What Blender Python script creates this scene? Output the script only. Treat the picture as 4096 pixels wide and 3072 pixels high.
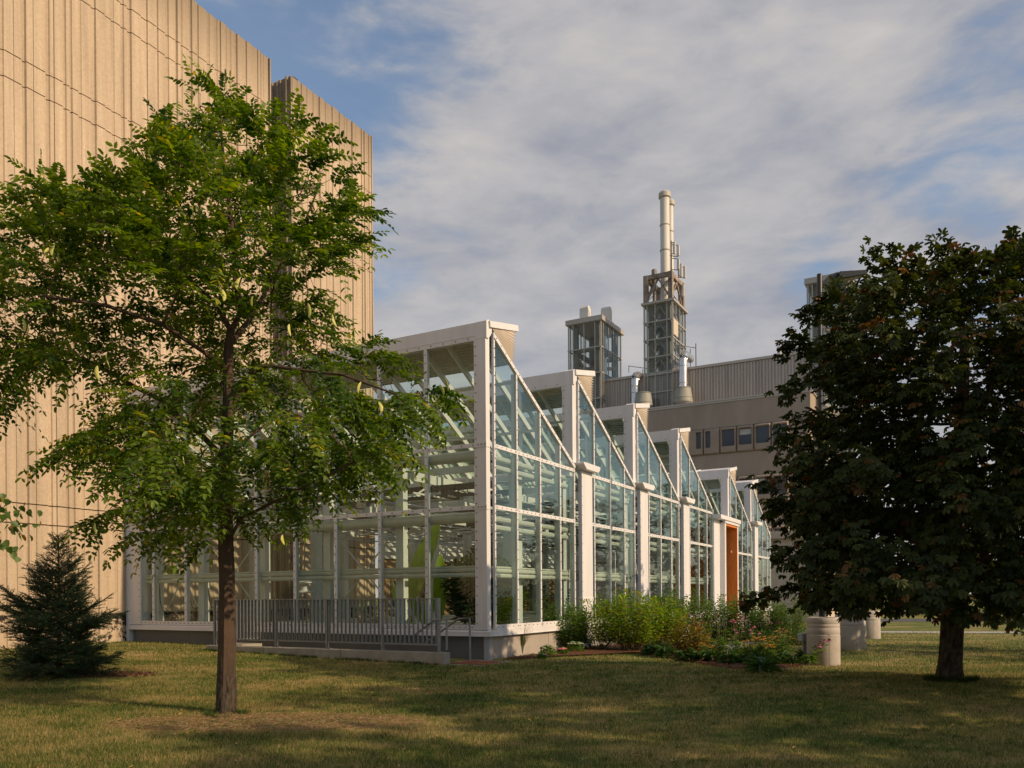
import bpy, math, random
import numpy as np
from mathutils import Vector, Matrix
R_ = math.radians
for o in list(bpy.data.objects): bpy.data.objects.remove(o)
SC = bpy.context.scene; COL = SC.collection
rnd = random.Random(7); nr = np.random.default_rng(11)

# ------------------------------------------------------------------ camera
F, CX, CY, H, ROLL = 3290., 2048., 2385., 1.6, R_(.4)
cd = bpy.data.cameras.new('camera'); cam = bpy.data.objects.new('camera', cd); COL.objects.link(cam)
cd.sensor_width = 36; cd.lens = 36*F/4096; cd.shift_y = (CY-1536)/4096; cd.clip_start = .1; cd.clip_end = 3000
cam.matrix_world = Matrix.Translation((0, 0, H)) @ Matrix.Rotation(R_(90), 4, 'X') @ Matrix.Rotation(-ROLL, 4, 'Z')
SC.camera = cam
# ------------------------------------------------------------------ sun, sky, exposure
SUN_AZ, SUN_EL = -28., 28.
SUN_W, SKY_W, CLOUD = 2.75, .088, .36
SC.view_settings.view_transform = 'Standard'; SC.view_settings.look = 'None'
SC.view_settings.exposure = .72; SC.view_settings.gamma = 1
sl = bpy.data.lights.new('sun', 'SUN'); sl.energy = SUN_W; sl.angle = R_(.55); sl.color = (1, .74, .46)
sun = bpy.data.objects.new('sun', sl); COL.objects.link(sun)
SD = Vector((math.cos(R_(SUN_AZ))*math.cos(R_(SUN_EL)), math.sin(R_(SUN_AZ))*math.cos(R_(SUN_EL)), math.sin(R_(SUN_EL))))
sun.rotation_mode = 'QUATERNION'; sun.rotation_quaternion = SD.to_track_quat('Z', 'Y'); sun.location = (30, -15, 25)
w = bpy.data.worlds.new('World'); SC.world = w; w.use_nodes = True
def build_world():
    nt = w.node_tree; nt.nodes.clear(); N = nt.nodes.new; K = nt.links.new
    sky = N('ShaderNodeTexSky'); sky.sky_type = 'NISHITA'; sky.sun_disc = False
    sky.sun_elevation = R_(SUN_EL); sky.sun_rotation = R_(90-SUN_AZ); sky.air_density = 1.2; sky.dust_density = 1.2; sky.ozone_density = 2.2
    b1 = N('ShaderNodeBackground'); b1.inputs[1].default_value = SKY_W; K(sky.outputs[0], b1.inputs[0])
    tc = N('ShaderNodeTexCoord'); sp = N('ShaderNodeSeparateXYZ'); K(tc.outputs['Generated'], sp.inputs[0])
    def M(op, a, b=None, c=None):
        m = N('ShaderNodeMath'); m.operation = op
        for i, s in enumerate((a, b, c)):
            if s is None: continue
            if isinstance(s, (int, float)): m.inputs[i].default_value = s
            else: K(s, m.inputs[i])
        return m.outputs[0]
    mp = N('ShaderNodeMapping'); K(tc.outputs['Generated'], mp.inputs[0])
    mp.inputs['Rotation'].default_value = (0, R_(-31), 0); mp.inputs['Scale'].default_value = (1., .8, 2.7); mp.inputs['Location'].default_value = (.37, .2, .64)
    def noise(sc, det, ro, di):
        n = N('ShaderNodeTexNoise'); n.inputs['Scale'].default_value = sc; n.inputs['Detail'].default_value = det; n.inputs['Roughness'].default_value = ro; n.inputs['Distortion'].default_value = di
        K(mp.outputs[0], n.inputs['Vector']); return n.outputs[0]
    n1 = noise(2.6, 8, .52, .3); n2 = noise(7.5, 8, .56, .25); n3 = noise(4.2, 5, .5, .2)
    s = M('ADD', M('MULTIPLY', n1, .56), M('MULTIPLY', n2, .44))
    def blob(d, r, k):
        nonlocal s
        vd = N('ShaderNodeVectorMath'); vd.operation = 'DISTANCE'; K(tc.outputs['Generated'], vd.inputs[0]); vd.inputs[1].default_value = Vector(d).normalized()
        mr = N('ShaderNodeMapRange'); mr.interpolation_type = 'SMOOTHSTEP'; mr.inputs[1].default_value = r; mr.inputs[2].default_value = 0; mr.inputs[3].default_value = 0; mr.inputs[4].default_value = k
        K(vd.outputs['Value'], mr.inputs[0]); s = M('ADD', s, mr.outputs[0])
    for d, r, k in BLOBS: blob(d, r, k)
    cr = N('ShaderNodeValToRGB'); K(s, cr.inputs[0]); e = cr.color_ramp.elements
    e[0].position = .41; e[0].color = (.13, .13, .13, 1); e[1].position = .575; e[1].color = (1, 1, 1, 1)
    cr.color_ramp.interpolation = 'EASE'
    sh = M('SUBTRACT', M('MULTIPLY', n2, .6), M('MULTIPLY', n3, -.4))
    cc = N('ShaderNodeValToRGB'); K(sh, cc.inputs[0]); e = cc.color_ramp.elements
    e[0].position = .38; e[0].color = (.56, .58, .67, 1); e[1].position = .72; e[1].color = (1.12, 1.03, .96, 1)
    x = e.new(.52); x.color = (.80, .78, .80, 1)
    b2 = N('ShaderNodeBackground'); b2.inputs[1].default_value = CLOUD; K(cc.outputs[0], b2.inputs[0])
    mx = N('ShaderNodeMixShader'); K(M('MULTIPLY', cr.outputs[0], .93), mx.inputs[0]); K(b1.outputs[0], mx.inputs[1]); K(b2.outputs[0], mx.inputs[2])
    out = N('ShaderNodeOutputWorld'); K(mx.outputs[0], out.inputs[0])
BLOBS = [((-.27, 1, .66), .36, -.14), ((.60, 1, .47), .16, -.05), ((.36, 1, .40), .09, -.10), ((.20, 1, .52), .7, .10), ((.40, 1, .62), .35, .05), ((.10, 1, .25), .6, .10), ((.02, 1, .40), .3, .05)]
build_world()
SC.render.engine = 'CYCLES'
SC.cycles.transparent_max_bounces = 24; SC.cycles.max_bounces = 8; SC.cycles.diffuse_bounces = 3; SC.cycles.glossy_bounces = 3

# ------------------------------------------------------------------ photo <-> world helpers
def ray(px, py):
    a = (px-CX)/F; b = (CY-py)/F
    return a*math.cos(ROLL)+b*math.sin(ROLL), -a*math.sin(ROLL)+b*math.cos(ROLL)
def at(px, py, Y):
    X, dz = ray(px, py); return Vector((X*Y, Y, H+dz*Y))
def S01(t): t = min(1, max(0, t)); return t*t*(3-2*t)
def gz(x, y): return .21*math.exp(-((x-7)/4.2)**2-((y-12.8)/2.6)**2)+ .15*S01((y-10)/8)*(1-S01((x-1)/7)) + .19*S01((2-x)/14)*S01((y-12)/10)
def G(px, py):
    Y = 15.
    for _ in range(30):
        X, dz = ray(px, py); Y = .5*Y+.5*(gz(X*Y, Y)-H)/min(dz, -1e-3)
    return Vector((X*Y, Y, gz(X*Y, Y)))
UA = R_(60.94); UR = Vector((math.cos(UA), math.sin(UA), 0)); VL = Vector((-math.sin(UA), math.cos(UA), 0))
C0 = at(1957, 2400, 18.5); C0.z = 0
def W(u, v, z=0): return C0+UR*u+VL*v+Vector((0, 0, z))

# ------------------------------------------------------------------ materials
def mat(name, rgb, rough=.6, spec=.4, metal=0., var=0., vscale=3., bump=0., bscale=40., dark=None, dfac=.5, transl=0., vec='Object', stretch=(1, 1, 1), coat=0.):
    m = bpy.data.materials.new(name); m.use_nodes = True; nt = m.node_tree; N = nt.nodes.new; K = nt.links.new
    p = nt.nodes['Principled BSDF']; p.inputs['Roughness'].default_value = rough; p.inputs['Specular IOR Level'].default_value = spec
    p.inputs['Metallic'].default_value = metal; p.inputs['Base Color'].default_value = (*rgb, 1); p.inputs['Coat Weight'].default_value = coat
    if var or dark or bump:
        tc = N('ShaderNodeTexCoord'); mp = N('ShaderNodeMapping'); mp.inputs['Scale'].default_value = stretch
        if vec == 'Pos':
            g = N('ShaderNodeNewGeometry'); K(g.outputs['Position'], mp.inputs[0])
        else: K(tc.outputs[vec], mp.inputs[0])
    if var or dark:
        n = N('ShaderNodeTexNoise'); n.inputs['Scale'].default_value = vscale; n.inputs['Detail'].default_value = 8; n.inputs['Roughness'].default_value = .65
        K(mp.outputs[0], n.inputs['Vector'])
        cr = N('ShaderNodeValToRGB'); K(n.outputs[0], cr.inputs[0]); e = cr.color_ramp.elements
        d = dark if dark else tuple(c*(1-var) for c in rgb); l = tuple(min(1, c*(1+var*.6)) for c in rgb)
        e[0].position = .5-.25*(1.3-dfac); e[1].position = .5+.25*(1.3-dfac)*1.1; e[0].color = (*d, 1); e[1].color = (*l, 1)
        K(cr.outputs[0], p.inputs['Base Color'])
    if bump:
        n2 = N('ShaderNodeTexNoise'); n2.inputs['Scale'].default_value = bscale; n2.inputs['Detail'].default_value = 6; K(mp.outputs[0], n2.inputs['Vector'])
        b = N('ShaderNodeBump'); b.inputs['Strength'].default_value = bump; b.inputs['Distance'].default_value = .02; K(n2.outputs[0], b.inputs['Height']); K(b.outputs[0], p.inputs['Normal'])
    return m
MSTEELX = 0
def leafmat(name, c0, c1, c2=None, transl=.35, rough=.45, spec=.35):
    """c0..c1 picked per leaf by the 'tint' attribute, c2 = odd coloured leaves"""
    m = bpy.data.materials.new(name); m.use_nodes = True; nt = m.node_tree; N = nt.nodes.new; K = nt.links.new
    p = nt.nodes['Principled BSDF']; p.inputs['Roughness'].default_value = rough; p.inputs['Specular IOR Level'].default_value = spec
    a = N('ShaderNodeAttribute'); a.attribute_name = 'tint'; cr = N('ShaderNodeValToRGB'); K(a.outputs['Fac'], cr.inputs[0])
    e = cr.color_ramp.elements; e[0].color = (*c0, 1); e[1].color = (*c1, 1); e[1].position = .9
    if c2: x = e.new(.96); x.color = (*c2, 1)
    K(cr.outputs[0], p.inputs['Base Color'])
    t = N('ShaderNodeBsdfTranslucent'); hs = N('ShaderNodeHueSaturation'); hs.inputs['Saturation'].default_value = 1.15; hs.inputs['Value'].default_value = 1.7
    hs.inputs['Hue'].default_value = .485
    K(cr.outputs[0], hs.inputs['Color']); K(hs.outputs[0], t.inputs[0])
    mx = N('ShaderNodeMixShader'); mx.inputs[0].default_value = transl; K(p.outputs[0], mx.inputs[1]); K(t.outputs[0], mx.inputs[2])
    K(mx.outputs[0], nt.nodes['Material Output'].inputs[0]); return m
def glassmat(name, tint, refl=.9, base=.05):
    m = bpy.data.materials.new(name); m.use_nodes = True; nt = m.node_tree; N = nt.nodes.new; K = nt.links.new
    nt.nodes.remove(nt.nodes['Principled BSDF'])
    t = N('ShaderNodeBsdfTransparent'); t.inputs[0].default_value = (*tint, 1); g = N('ShaderNodeBsdfGlossy'); g.inputs['Roughness'].default_value = .015
    g.inputs[0].default_value = (.86, .92, .86, 1)
    lw = N('ShaderNodeLayerWeight'); lw.inputs[0].default_value = .5
    pw = N('ShaderNodeMath'); pw.operation = 'POWER'; K(lw.outputs['Facing'], pw.inputs[0]); pw.inputs[1].default_value = 4.2
    ma = N('ShaderNodeMath'); ma.operation = 'MULTIPLY_ADD'; K(pw.outputs[0], ma.inputs[0]); ma.inputs[1].default_value = refl; ma.inputs[2].default_value = base
    mx = N('ShaderNodeMixShader'); K(ma.outputs[0], mx.inputs[0]); K(t.outputs[0], mx.inputs[1]); K(g.outputs[0], mx.inputs[2])
    K(mx.outputs[0], nt.nodes['Material Output'].inputs[0]); return m

MW = mat('white_paint', (.66, .65, .67), .42, .4, var=.10, vscale=1.6, bump=.02, bscale=6, stretch=(2.5, 2.5, .3))
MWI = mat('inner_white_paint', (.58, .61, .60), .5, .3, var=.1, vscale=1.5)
MBOLT = mat('bolt', (.06, .06, .07), .5)
MGL = glassmat('green_tinted_glass', (.90, .94, .92), .8, .03)
MROOF = glassmat('roof_glass', (.89, .94, .92), .8, .03)
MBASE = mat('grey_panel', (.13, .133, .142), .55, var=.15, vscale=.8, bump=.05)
MSTEEL = mat('galvanised_steel', (.27, .285, .31), .5, .5, .35, var=.35, vscale=30)
MCONC = mat('curb_concrete', (.33, .31, .27), .85, .2, var=.25, vscale=5, bump=.15)
MPIPE = mat('grey_pipe', (.42, .45, .44), .45, var=.15)
MDARK = mat('dark_screen', (.07, .075, .07), .8, var=.3)
MPLEAT = mat('pleated_fabric', (.60, .53, .46), .8, .2, var=.08)
MWOOD = mat('orange_wood', (.78, .24, .045), .5, .3, var=.35, vscale=5, stretch=(4, 4, .35))
MBROWN = mat('brown_wall', (.23, .15, .075), .7, .3, var=.3, vscale=2)
MRED = mat('red_grate', (.28, .075, .04), .8, bump=.4)

# ------------------------------------------------------------------ mesh builder
class MB:
    def __init__(s): s.v = []; s.f = []; s.m = []
    def add(s, vs, fs, mi=0):
        n = len(s.v); s.v += [tuple(x) for x in vs]; s.f += [tuple(i+n for i in f) for f in fs]; s.m += [mi]*len(fs); return s
    def box(s, x0, x1, y0, y1, z0, z1, mi=0):
        return s.add([(x0, y0, z0), (x1, y0, z0), (x1, y1, z0), (x0, y1, z0), (x0, y0, z1), (x1, y0, z1), (x1, y1, z1), (x0, y1, z1)],
                     [(0, 3, 2, 1), (4, 5, 6, 7), (0, 1, 5, 4), (1, 2, 6, 5), (2, 3, 7, 6), (3, 0, 4, 7)], mi)
    def bar(s, a, b, wd, ht, up=(0, 0, 1), mi=0):
        a = Vector(a); b = Vector(b); d = (b-a).normalized(); up = Vector(up)
        sd = d.cross(up)
        if sd.length < 1e-4: sd = d.cross(Vector((1, 0, 0)))
        sd = sd.normalized()*wd/2; u2 = sd.cross(d).normalized()*ht/2
        vs = [a-sd-u2, a+sd-u2, a+sd+u2, a-sd+u2, b-sd-u2, b+sd-u2, b+sd+u2, b-sd+u2]
        return s.add(vs, [(0, 1, 2, 3), (7, 6, 5, 4), (0, 4, 5, 1), (1, 5, 6, 2), (2, 6, 7, 3), (3, 7, 4, 0)], mi)
    def tube(s, pts, rad, n=8, mi=0, cap=True):
        pts = [Vector(p) for p in pts]; k = len(pts)
        if not hasattr(rad, '__len__'): rad = [rad]*k
        vs = []; ref = Vector((.13, .21, .97))
        for i, p in enumerate(pts):
            d = (pts[min(i+1, k-1)]-pts[max(i-1, 0)]).normalized()
            r1 = ref
            if abs(d.dot(ref)) > .96: r1 = Vector((1, 0, 0))
            a = d.cross(r1).normalized(); b = d.cross(a)
            for j in range(n):
                t = 2*math.pi*j/n; vs.append(p+(a*math.cos(t)+b*math.sin(t))*rad[i])
        fs = [(i*n+j, i*n+(j+1) % n, (i+1)*n+(j+1) % n, (i+1)*n+j) for i in range(k-1) for j in range(n)]
        if cap: fs += [tuple(range(n))[::-1], tuple((k-1)*n+j for j in range(n))]
        return s.add(vs, fs, mi)
    def lathe(s, c, prof, n=28, mi=0):
        vs = [(c[0]+r*math.cos(2*math.pi*j/n), c[1]+r*math.sin(2*math.pi*j/n), c[2]+z) for r, z in prof for j in range(n)]
        k = len(prof); fs = [(i*n+j, i*n+(j+1) % n, (i+1)*n+(j+1) % n, (i+1)*n+j) for i in range(k-1) for j in range(n)]
        fs += [tuple(range(n))[::-1], tuple((k-1)*n+j for j in range(n))]
        return s.add(vs, fs, mi)
    def prism(s, poly, y0, y1, mi=0):      # poly in (x,z), extruded along y
        n = len(poly); vs = [(x, y0, z) for x, z in poly]+[(x, y1, z) for x, z in poly]
        fs = [tuple(range(n)), tuple(range(2*n-1, n-1, -1))]+[(i, i+n, (i+1) % n+n, (i+1) % n) for i in range(n)]
        return s.add(vs, fs, mi)
    def sphere(s, c, r, sc=(1, 1, 1), n=10, k=6, mi=0):
        pr = [(math.sin(math.pi*i/k)*1., -math.cos(math.pi*i/k)) for i in range(k+1)]
        vs = [(c[0]+sc[0]*r*max(a, .02)*math.cos(2*math.pi*j/n), c[1]+sc[1]*r*max(a, .02)*math.sin(2*math.pi*j/n), c[2]+sc[2]*r*b) for a, b in pr for j in range(n)]
        return s.add(vs, [(i*n+j, i*n+(j+1) % n, (i+1)*n+(j+1) % n, (i+1)*n+j) for i in range(k) for j in range(n)], mi)
    def build(s, name, mats, parent=None, smooth=False, bevel=0):
        me = bpy.data.meshes.new(name); me.from_pydata(s.v, [], s.f)
        mats = mats if isinstance(mats, (list, tuple)) else [mats]
        for m in mats: me.materials.append(m)
        if len(mats) > 1: me.polygons.foreach_set('material_index', s.m)
        if smooth: me.polygons.foreach_set('use_smooth', [True]*len(s.f)); me.set_sharp_from_angle(angle=R_(38))
        o = bpy.data.objects.new(name, me); COL.objects.link(o)
        if parent is not None: o.parent = parent
        if bevel:
            b = o.modifiers.new('bevel', 'BEVEL'); b.width = bevel; b.segments = 2; b.limit_method = 'ANGLE'
        return o
def tag(o, label=None, cat=None, group=None, kind=None):
    if label: o['label'] = label
    if cat: o['category'] = cat
    if group: o['group'] = group
    if kind: o['kind'] = kind
    return o
def empty(name, loc, rz=0, label=None, cat=None, group=None):
    o = bpy.data.objects.new(name, None); COL.objects.link(o); o.location = loc; o.rotation_euler = (0, 0, rz); o.empty_display_size = .2
    return tag(o, label, cat, group)
def dup(root, loc, rz, label=None, sc=1., group=None):
    r = root.copy(); COL.objects.link(r); r.location = loc; r.rotation_euler = (0, 0, rz); r.scale = (sc,)*3
    tag(r, label, None, group)
    for ch in list(root.children):
        c = ch.copy(); COL.objects.link(c); c.parent = r
        for g in list(ch.children):
            d = g.copy(); COL.objects.link(d); d.parent = c
    return r
def npmesh(name, verts, faces, nside, m, parent=None, tint=None, smooth=False, mi=None):
    me = bpy.data.meshes.new(name); nv = len(verts); nf = len(faces)
    me.vertices.add(nv); me.vertices.foreach_set('co', np.asarray(verts, dtype=np.float32).ravel())
    me.loops.add(nf*nside); me.loops.foreach_set('vertex_index', np.asarray(faces, dtype=np.int32).ravel())
    me.polygons.add(nf); me.polygons.foreach_set('loop_start', np.arange(0, nf*nside, nside, dtype=np.int32))
    for mm in (m if isinstance(m, (list, tuple)) else [m]): me.materials.append(mm)
    if mi is not None: me.polygons.foreach_set('material_index', np.asarray(mi, dtype=np.int32))
    if smooth: me.polygons.foreach_set('use_smooth', np.ones(nf, dtype=bool))
    me.update(calc_edges=True)
    if tint is not None:
        a = me.attributes.new('tint', 'FLOAT', 'POINT'); a.data.foreach_set('value', np.asarray(tint, dtype=np.float32))
    o = bpy.data.objects.new(name, me); COL.objects.link(o)
    if parent is not None: o.parent = parent
    return o
def nrm(a): return a/np.maximum(np.linalg.norm(a, axis=-1, keepdims=True), 1e-9)
def leaves(P, D, Nn, ln, wd, fold=.25, curl=.15, wide=.45):
    """two-quad folded leaves; returns verts, faces"""
    P = np.asarray(P, float); D = nrm(np.asarray(D, float)); n = len(P)
    S = nrm(np.cross(D, np.asarray(Nn, float))); U = np.cross(S, D)
    ln = np.broadcast_to(ln, (n,))[:, None]; wd = np.broadcast_to(wd, (n,))[:, None]
    a = P; l1 = P+D*ln*wide*.6+S*wd*.48+U*wd*fold; l2 = P+D*ln*(wide+.28)+S*wd*.42+U*(wd*fold-ln*curl*.4)
    t = P+D*ln-U*ln*curl; r2 = P+D*ln*(wide+.28)-S*wd*.42+U*(wd*fold-ln*curl*.4); r1 = P+D*ln*wide*.6-S*wd*.48+U*wd*fold
    V = np.stack([a, l1, l2, t, r2, r1], 1).reshape(-1, 3)
    b = np.arange(n)[:, None]*6
    Fc = np.stack([b+np.array([[0, 1, 2, 3]]), b+np.array([[0, 3, 4, 5]])], 1).reshape(-1, 4)
    return V, Fc

# =================================================================== GREENHOUSE
gh = empty('greenhouse', W(0, 0), UA, 'white framed glass greenhouse with a sawtooth roof of tilted glass bays', 'greenhouse')
LV = 12.44                                       # length of the shaded end wall
MUL = [1.684+1.386*i for i in range(8)]          # mullions of the end wall
BAY = [0, 4.63, 9.26, 13.89, 21.2, 25.6]; TOPZ = [7.78, 7.78, 7.78, 7.78, 7.25, 7.2]; PIT = [4.63, 4.63, 4.63, 4.63, 4.4, 4.4]
def slope(k, du): return TOPZ[k]-.1-.556*du*(4.63/PIT[k] if k > 3 else 1)*(.93 if k > 3 else 1)
def bolts(mb, a, b, step, nrm_, mi=1, r=.014):
    a = Vector(a); b = Vector(b); L = (b-a).length; k = max(2, int(L/step)); d = (b-a)/k; n = Vector(nrm_)
    for i in range(k+1):
        p = a+d*i*.985+(b-a)*.0075
        t1 = (b-a).normalized(); t2 = n.cross(t1)
        vs = [p+(t1*math.cos(q)+t2*math.sin(q))*r for q in [j*math.pi/3 for j in range(6)]]
        vs2 = [x+n*.012 for x in vs]; mb.add(vs+vs2, [tuple(range(6, 12))]+[(j, (j+1) % 6, 6+(j+1) % 6, 6+j) for j in range(6)], mi)
UN = (-1, 0, 0); VN = (0, -1, 0)
# base wall and sill
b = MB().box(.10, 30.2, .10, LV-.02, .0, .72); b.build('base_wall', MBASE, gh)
b = MB()                                         # long side of the base, jointed panels: sunlight painted in as paler, warmer grey
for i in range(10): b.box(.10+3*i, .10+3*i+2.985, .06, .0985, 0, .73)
b.build('side_cladding', mat('sunlit_grey_panel', (.36, .32, .29), .6, var=.15, vscale=2), gh)
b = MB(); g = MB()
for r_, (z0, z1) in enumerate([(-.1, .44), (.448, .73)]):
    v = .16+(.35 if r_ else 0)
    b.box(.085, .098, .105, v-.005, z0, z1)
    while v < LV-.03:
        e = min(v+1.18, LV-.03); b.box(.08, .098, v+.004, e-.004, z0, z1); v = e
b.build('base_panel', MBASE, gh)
b = MB().box(.02, .14, .02, .10, 0, .72).box(.0, .03, .03, .15, 0, .72); b.build('corner_trim', mat('trim_grey', (.33, .34, .36), .5), gh)
b = MB(); b.prism([(-.06, .70), (-.06, .80), (.0, .84), (.12, .84), (.12, .70)], -.06, LV-.01)
b.box(-.075, -.06, -.07, LV, .695, .715)
b.build('sill_flashing', MW, gh)
b = MB(); b.box(.13, 30.2, -.05, .11, .70, .83).box(.13, 30.2, -.062, -.05, .695, .712); b.build('sill_flashing', MW, gh)
b = MB(); b.box(-.02, .10, .3, LV, .845, .955); bolts(b, (-.02, .35, .9), (-.02, LV-.1, .9), .17, UN); b.build('bottom_rail', [MW, MBOLT], gh)
# end wall: mullions, rails, panes
def vmull(mb, v, z0, z1, wd=.085):
    mb.box(-.025, .02, v-wd/2, v+wd/2, z0, z1); mb.box(.02, .13, v-.03+.02, v+.03+.02, z0, z1, 2); bolts(mb, (-.025, v, z0+.08), (-.025, v, z1-.08), .2, UN)
for v in MUL:
    b = MB(); vmull(b, v, .955, 7.40); b.build('mullion', [MW, MBOLT, MWI], gh)
for z0, z1 in ((3.575, 3.665), (4.99, 5.08)):
    for i, (a, c) in enumerate(zip([.35]+[m+.045 for m in MUL], [m-.045 for m in MUL]+[11.93])):
        b = MB(); b.box(-.022, .015, a, c, z0, z1); bolts(b, (-.022, a+.03, (z0+z1)/2), (-.022, c-.03, (z0+z1)/2), .27, UN); b.build('transom', [MW, MBOLT], gh)
b = MB(); b.box(-.03, .10, .27, LV, 7.40, 7.80); b.box(-.038, -.03, .27, LV, 7.50, 7.515); bolts(b, (-.03, .4, 7.45), (-.03, LV-.2, 7.45), .34, UN); b.build('ridge_beam', [MW, MBOLT], gh)
edges = [.35]+MUL+[11.93]
for i in range(9):
    a = edges[i]+(.045 if i else 0); c = edges[i+1]-(.045 if i < 8 else 0)
    for z0, z1 in ((.955, 3.575), (3.665, 4.99), (5.08, 7.40)):
        MB().box(.0, .012, a, c, z0, z1).build('glass_pane', MGL, gh)
def corner_post(u, z0, z1, full=True):
    b = MB(); w_ = .10 if u < 1 else .17; b.box(u-.035, u+w_, .035, .26, z0, z1); b.box(u-.025, u+.01, .26, .35, z0, z1-.38 if full else z1-.3)
    b.box(u+.225, u+.28, -.03, .03, z0, z1-.2); b.tube([(u+w_+.04, .06, z0), (u+w_+.04, .06, z1-.25)], .022, 6)
    bolts(b, (u-.025, .305, z0+.1), (u-.025, .305, z1-.5), .21, UN); bolts(b, (u+.252, -.03, z0+.1), (u+.252, -.03, z1-.3), .21, VN)
    for z in ((3.62, 5.03) if z0 < 2 else ()):
        b.box(u-.045, u+w_+.01, .025, .27, z-.06, z+.06); bolts(b, (u-.045, .06, z), (u-.045, .24, z), .09, UN)
    b.prism([(u-.04, z1), (u-.04, z1-.38), (u+.06, z1-.38), (u+.20, z1-.22), (u+.20, z1-.06), (u+.06, z1+.05), (u+.0, z1+.02)], .0, .275)
    return b.build('corner_post', [MW, MBOLT], gh)
corner_post(0, .845, 7.80)
b = MB(); b.box(-.04, .3, 11.93, LV, .845, 7.40); b.box(-.07, .3, LV-.01, LV+.10, .0, 7.75); bolts(b, (-.04, 11.98, 1), (-.04, 11.98, 7.3), .21, UN); b.build('end_post', [MW, MBOLT], gh)
# long side, bay by bay
OFF = [1.31, 2.53, 3.68]
for k, u0 in enumerate(BAY):
    P_ = PIT[k]; sc = P_/4.63; offs = [o*sc for o in OFF]; rails = [3.64, 5.03] if k < 4 else [3.55]
    z_low = .83; first = .30 if k == 0 or k == 4 else 0.98
    end = P_-.06
    # verticals
    if k not in (0, 4): b = MB().box(u0+.95, u0+1.0, -.02, .02, .84, 5.05); b.build('jamb', MW, gh)
    for o in offs+[end]:
        zt = slope(k, o)-.05
        b = MB(); b.box(u0+o-.03, u0+o+.03, -.03, .015, .84, zt); b.box(u0+o-.02, u0+o+.03, .015, .12, .84, zt, 2)
        bolts(b, (u0+o, -.03, 1), (u0+o, -.03, zt-.1), .24, VN, r=.012); b.build('mullion', [MW, MBOLT, MWI], gh)
    xs = [first]+[o for o in offs]+[end]
    for z in rails+[.90]:
        for i in range(4):
            a = xs[i]+(.032 if i else 0); c = xs[i+1]-.032
            if z == .90: a, c = a-.032, c+.064
            b = MB(); b.box(u0+a, u0+c, -.026, .012, z-.045, z+.045) if z > 1 else b.box(u0+a, u0+c, -.04, .012, .832, .95)
            y = -.026 if z > 1 else -.04
            bolts(b, (u0+a+.05, y, z), (u0+c-.05, y, z), .2, VN, r=.012); b.build('transom', [MW, MBOLT], gh)
    # panes, the top row cut by the slope
    zz = [.95]+rails
    for i in range(4):
        a = u0+xs[i]+.03; c = u0+xs[i+1]-.03
        for j in range(len(zz)):
            z0 = zz[j]+(.045 if j else 0)
            if j < len(zz)-1: MB().box(a, c, -.006, .006, z0, zz[j+1]-.045).build('glass_pane', MGL, gh)
            else:
                aa = a if i else u0+.30
                za, zc = slope(k, aa-u0)-.06, slope(k, c-u0)-.06
                if zc > z0: MB().prism([(aa, z0), (c, z0), (c, zc), (aa, za)], -.006, .006).build('glass_pane', MGL, gh)
    # rake along the slope
    b = MB(); b.bar((u0+.26, -.005, slope(k, .26)-.01), (u0+P_-.03, -.005, slope(k, P_-.03)-.01), .075, .09)
    bolts(b, (u0+.3, -.043, slope(k, .3)-.01), (u0+P_-.2, -.043, slope(k, P_-.2)-.01), .24, VN, r=.012); b.build('rake', [MW, MBOLT], gh)
    # roof glass and rafters
    z0, z1 = slope(k, .12), slope(k, P_-.03)
    b = MB().add([(u0+.12, .03, z0), (u0+P_-.03, .03, z1), (u0+P_-.03, LV-.1, z1), (u0+.12, LV-.1, z0)], [(0, 1, 2, 3)]); b.build('roof_glass', MROOF, gh)
    b = MB(); v = .5
    while v < LV:
        b.bar((u0+.1, v, z0-.09), (u0+P_-.1, v, z1-.09), .055, .14); v += .695
    for du in (1.35, 2.9): b.bar((u0+du, .1, slope(k, du)-.2), (u0+du, LV-.1, slope(k, du)-.2), .08, .06)
    b.build('rafter_frame', MWI, gh)
    b = MB().box(u0+P_-.28, u0+P_-.02, .02, LV, 4.86, 5.02); b.build('gutter', MW, gh)
    if k:                                        # clerestory above the valley
        corner_post(u0, 5.02 if k != 4 else 4.95, TOPZ[k])
        b = MB(); b.box(u0-.03, u0+.10, .27, LV, TOPZ[k]-.40, TOPZ[k]); bolts(b, (u0-.03, .4, TOPZ[k]-.33), (u0-.03, LV-.2, TOPZ[k]-.33), .34, UN); b.build('ridge_beam', [MW, MBOLT], gh)
        b = MB().box(u0-.02, u0+.08, .3, LV, 5.02, 5.12)
        for v in MUL: b.box(u0-.02, u0+.09, v-.035, v+.035, 5.12, TOPZ[k]-.40)
        b.build('clerestory_frame', MW, gh)
        MB().box(u0+.02, u0+.03, .35, LV-.05, 5.12, TOPZ[k]-.41).build('clerestory_glass', MGL, gh)
        if k != 4:                               # short boxed post with a cap
            b = MB(); b.box(u0+.22, u0+.94, -.12, -.005, .2, 5.06); b.box(u0+.205, u0+.955, -.135, .0, 1.45, 1.55)
            bolts(b, (u0+.3, -.135, 1.5), (u0+.86, -.135, 1.5), .28, VN); bolts(b, (u0+.235, -.12, 1.7), (u0+.235, -.12, 4.9), .26, VN, r=.01)
            b.build('boxed_post', [MW, MBOLT], gh, bevel=.008)
            b = MB(); b.prism([(u0-.02, 5.2), (u0+.16, 5.07), (u0+1.0, 5.07), (u0+1.12, 5.18), (u0+1.12, 5.25), (u0-.02, 5.25)], -.30, .02); b.build('post_cap', MW, gh, bevel=.01)
    # open ridge vent with pleated sides
    zt = TOPZ[k]
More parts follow.
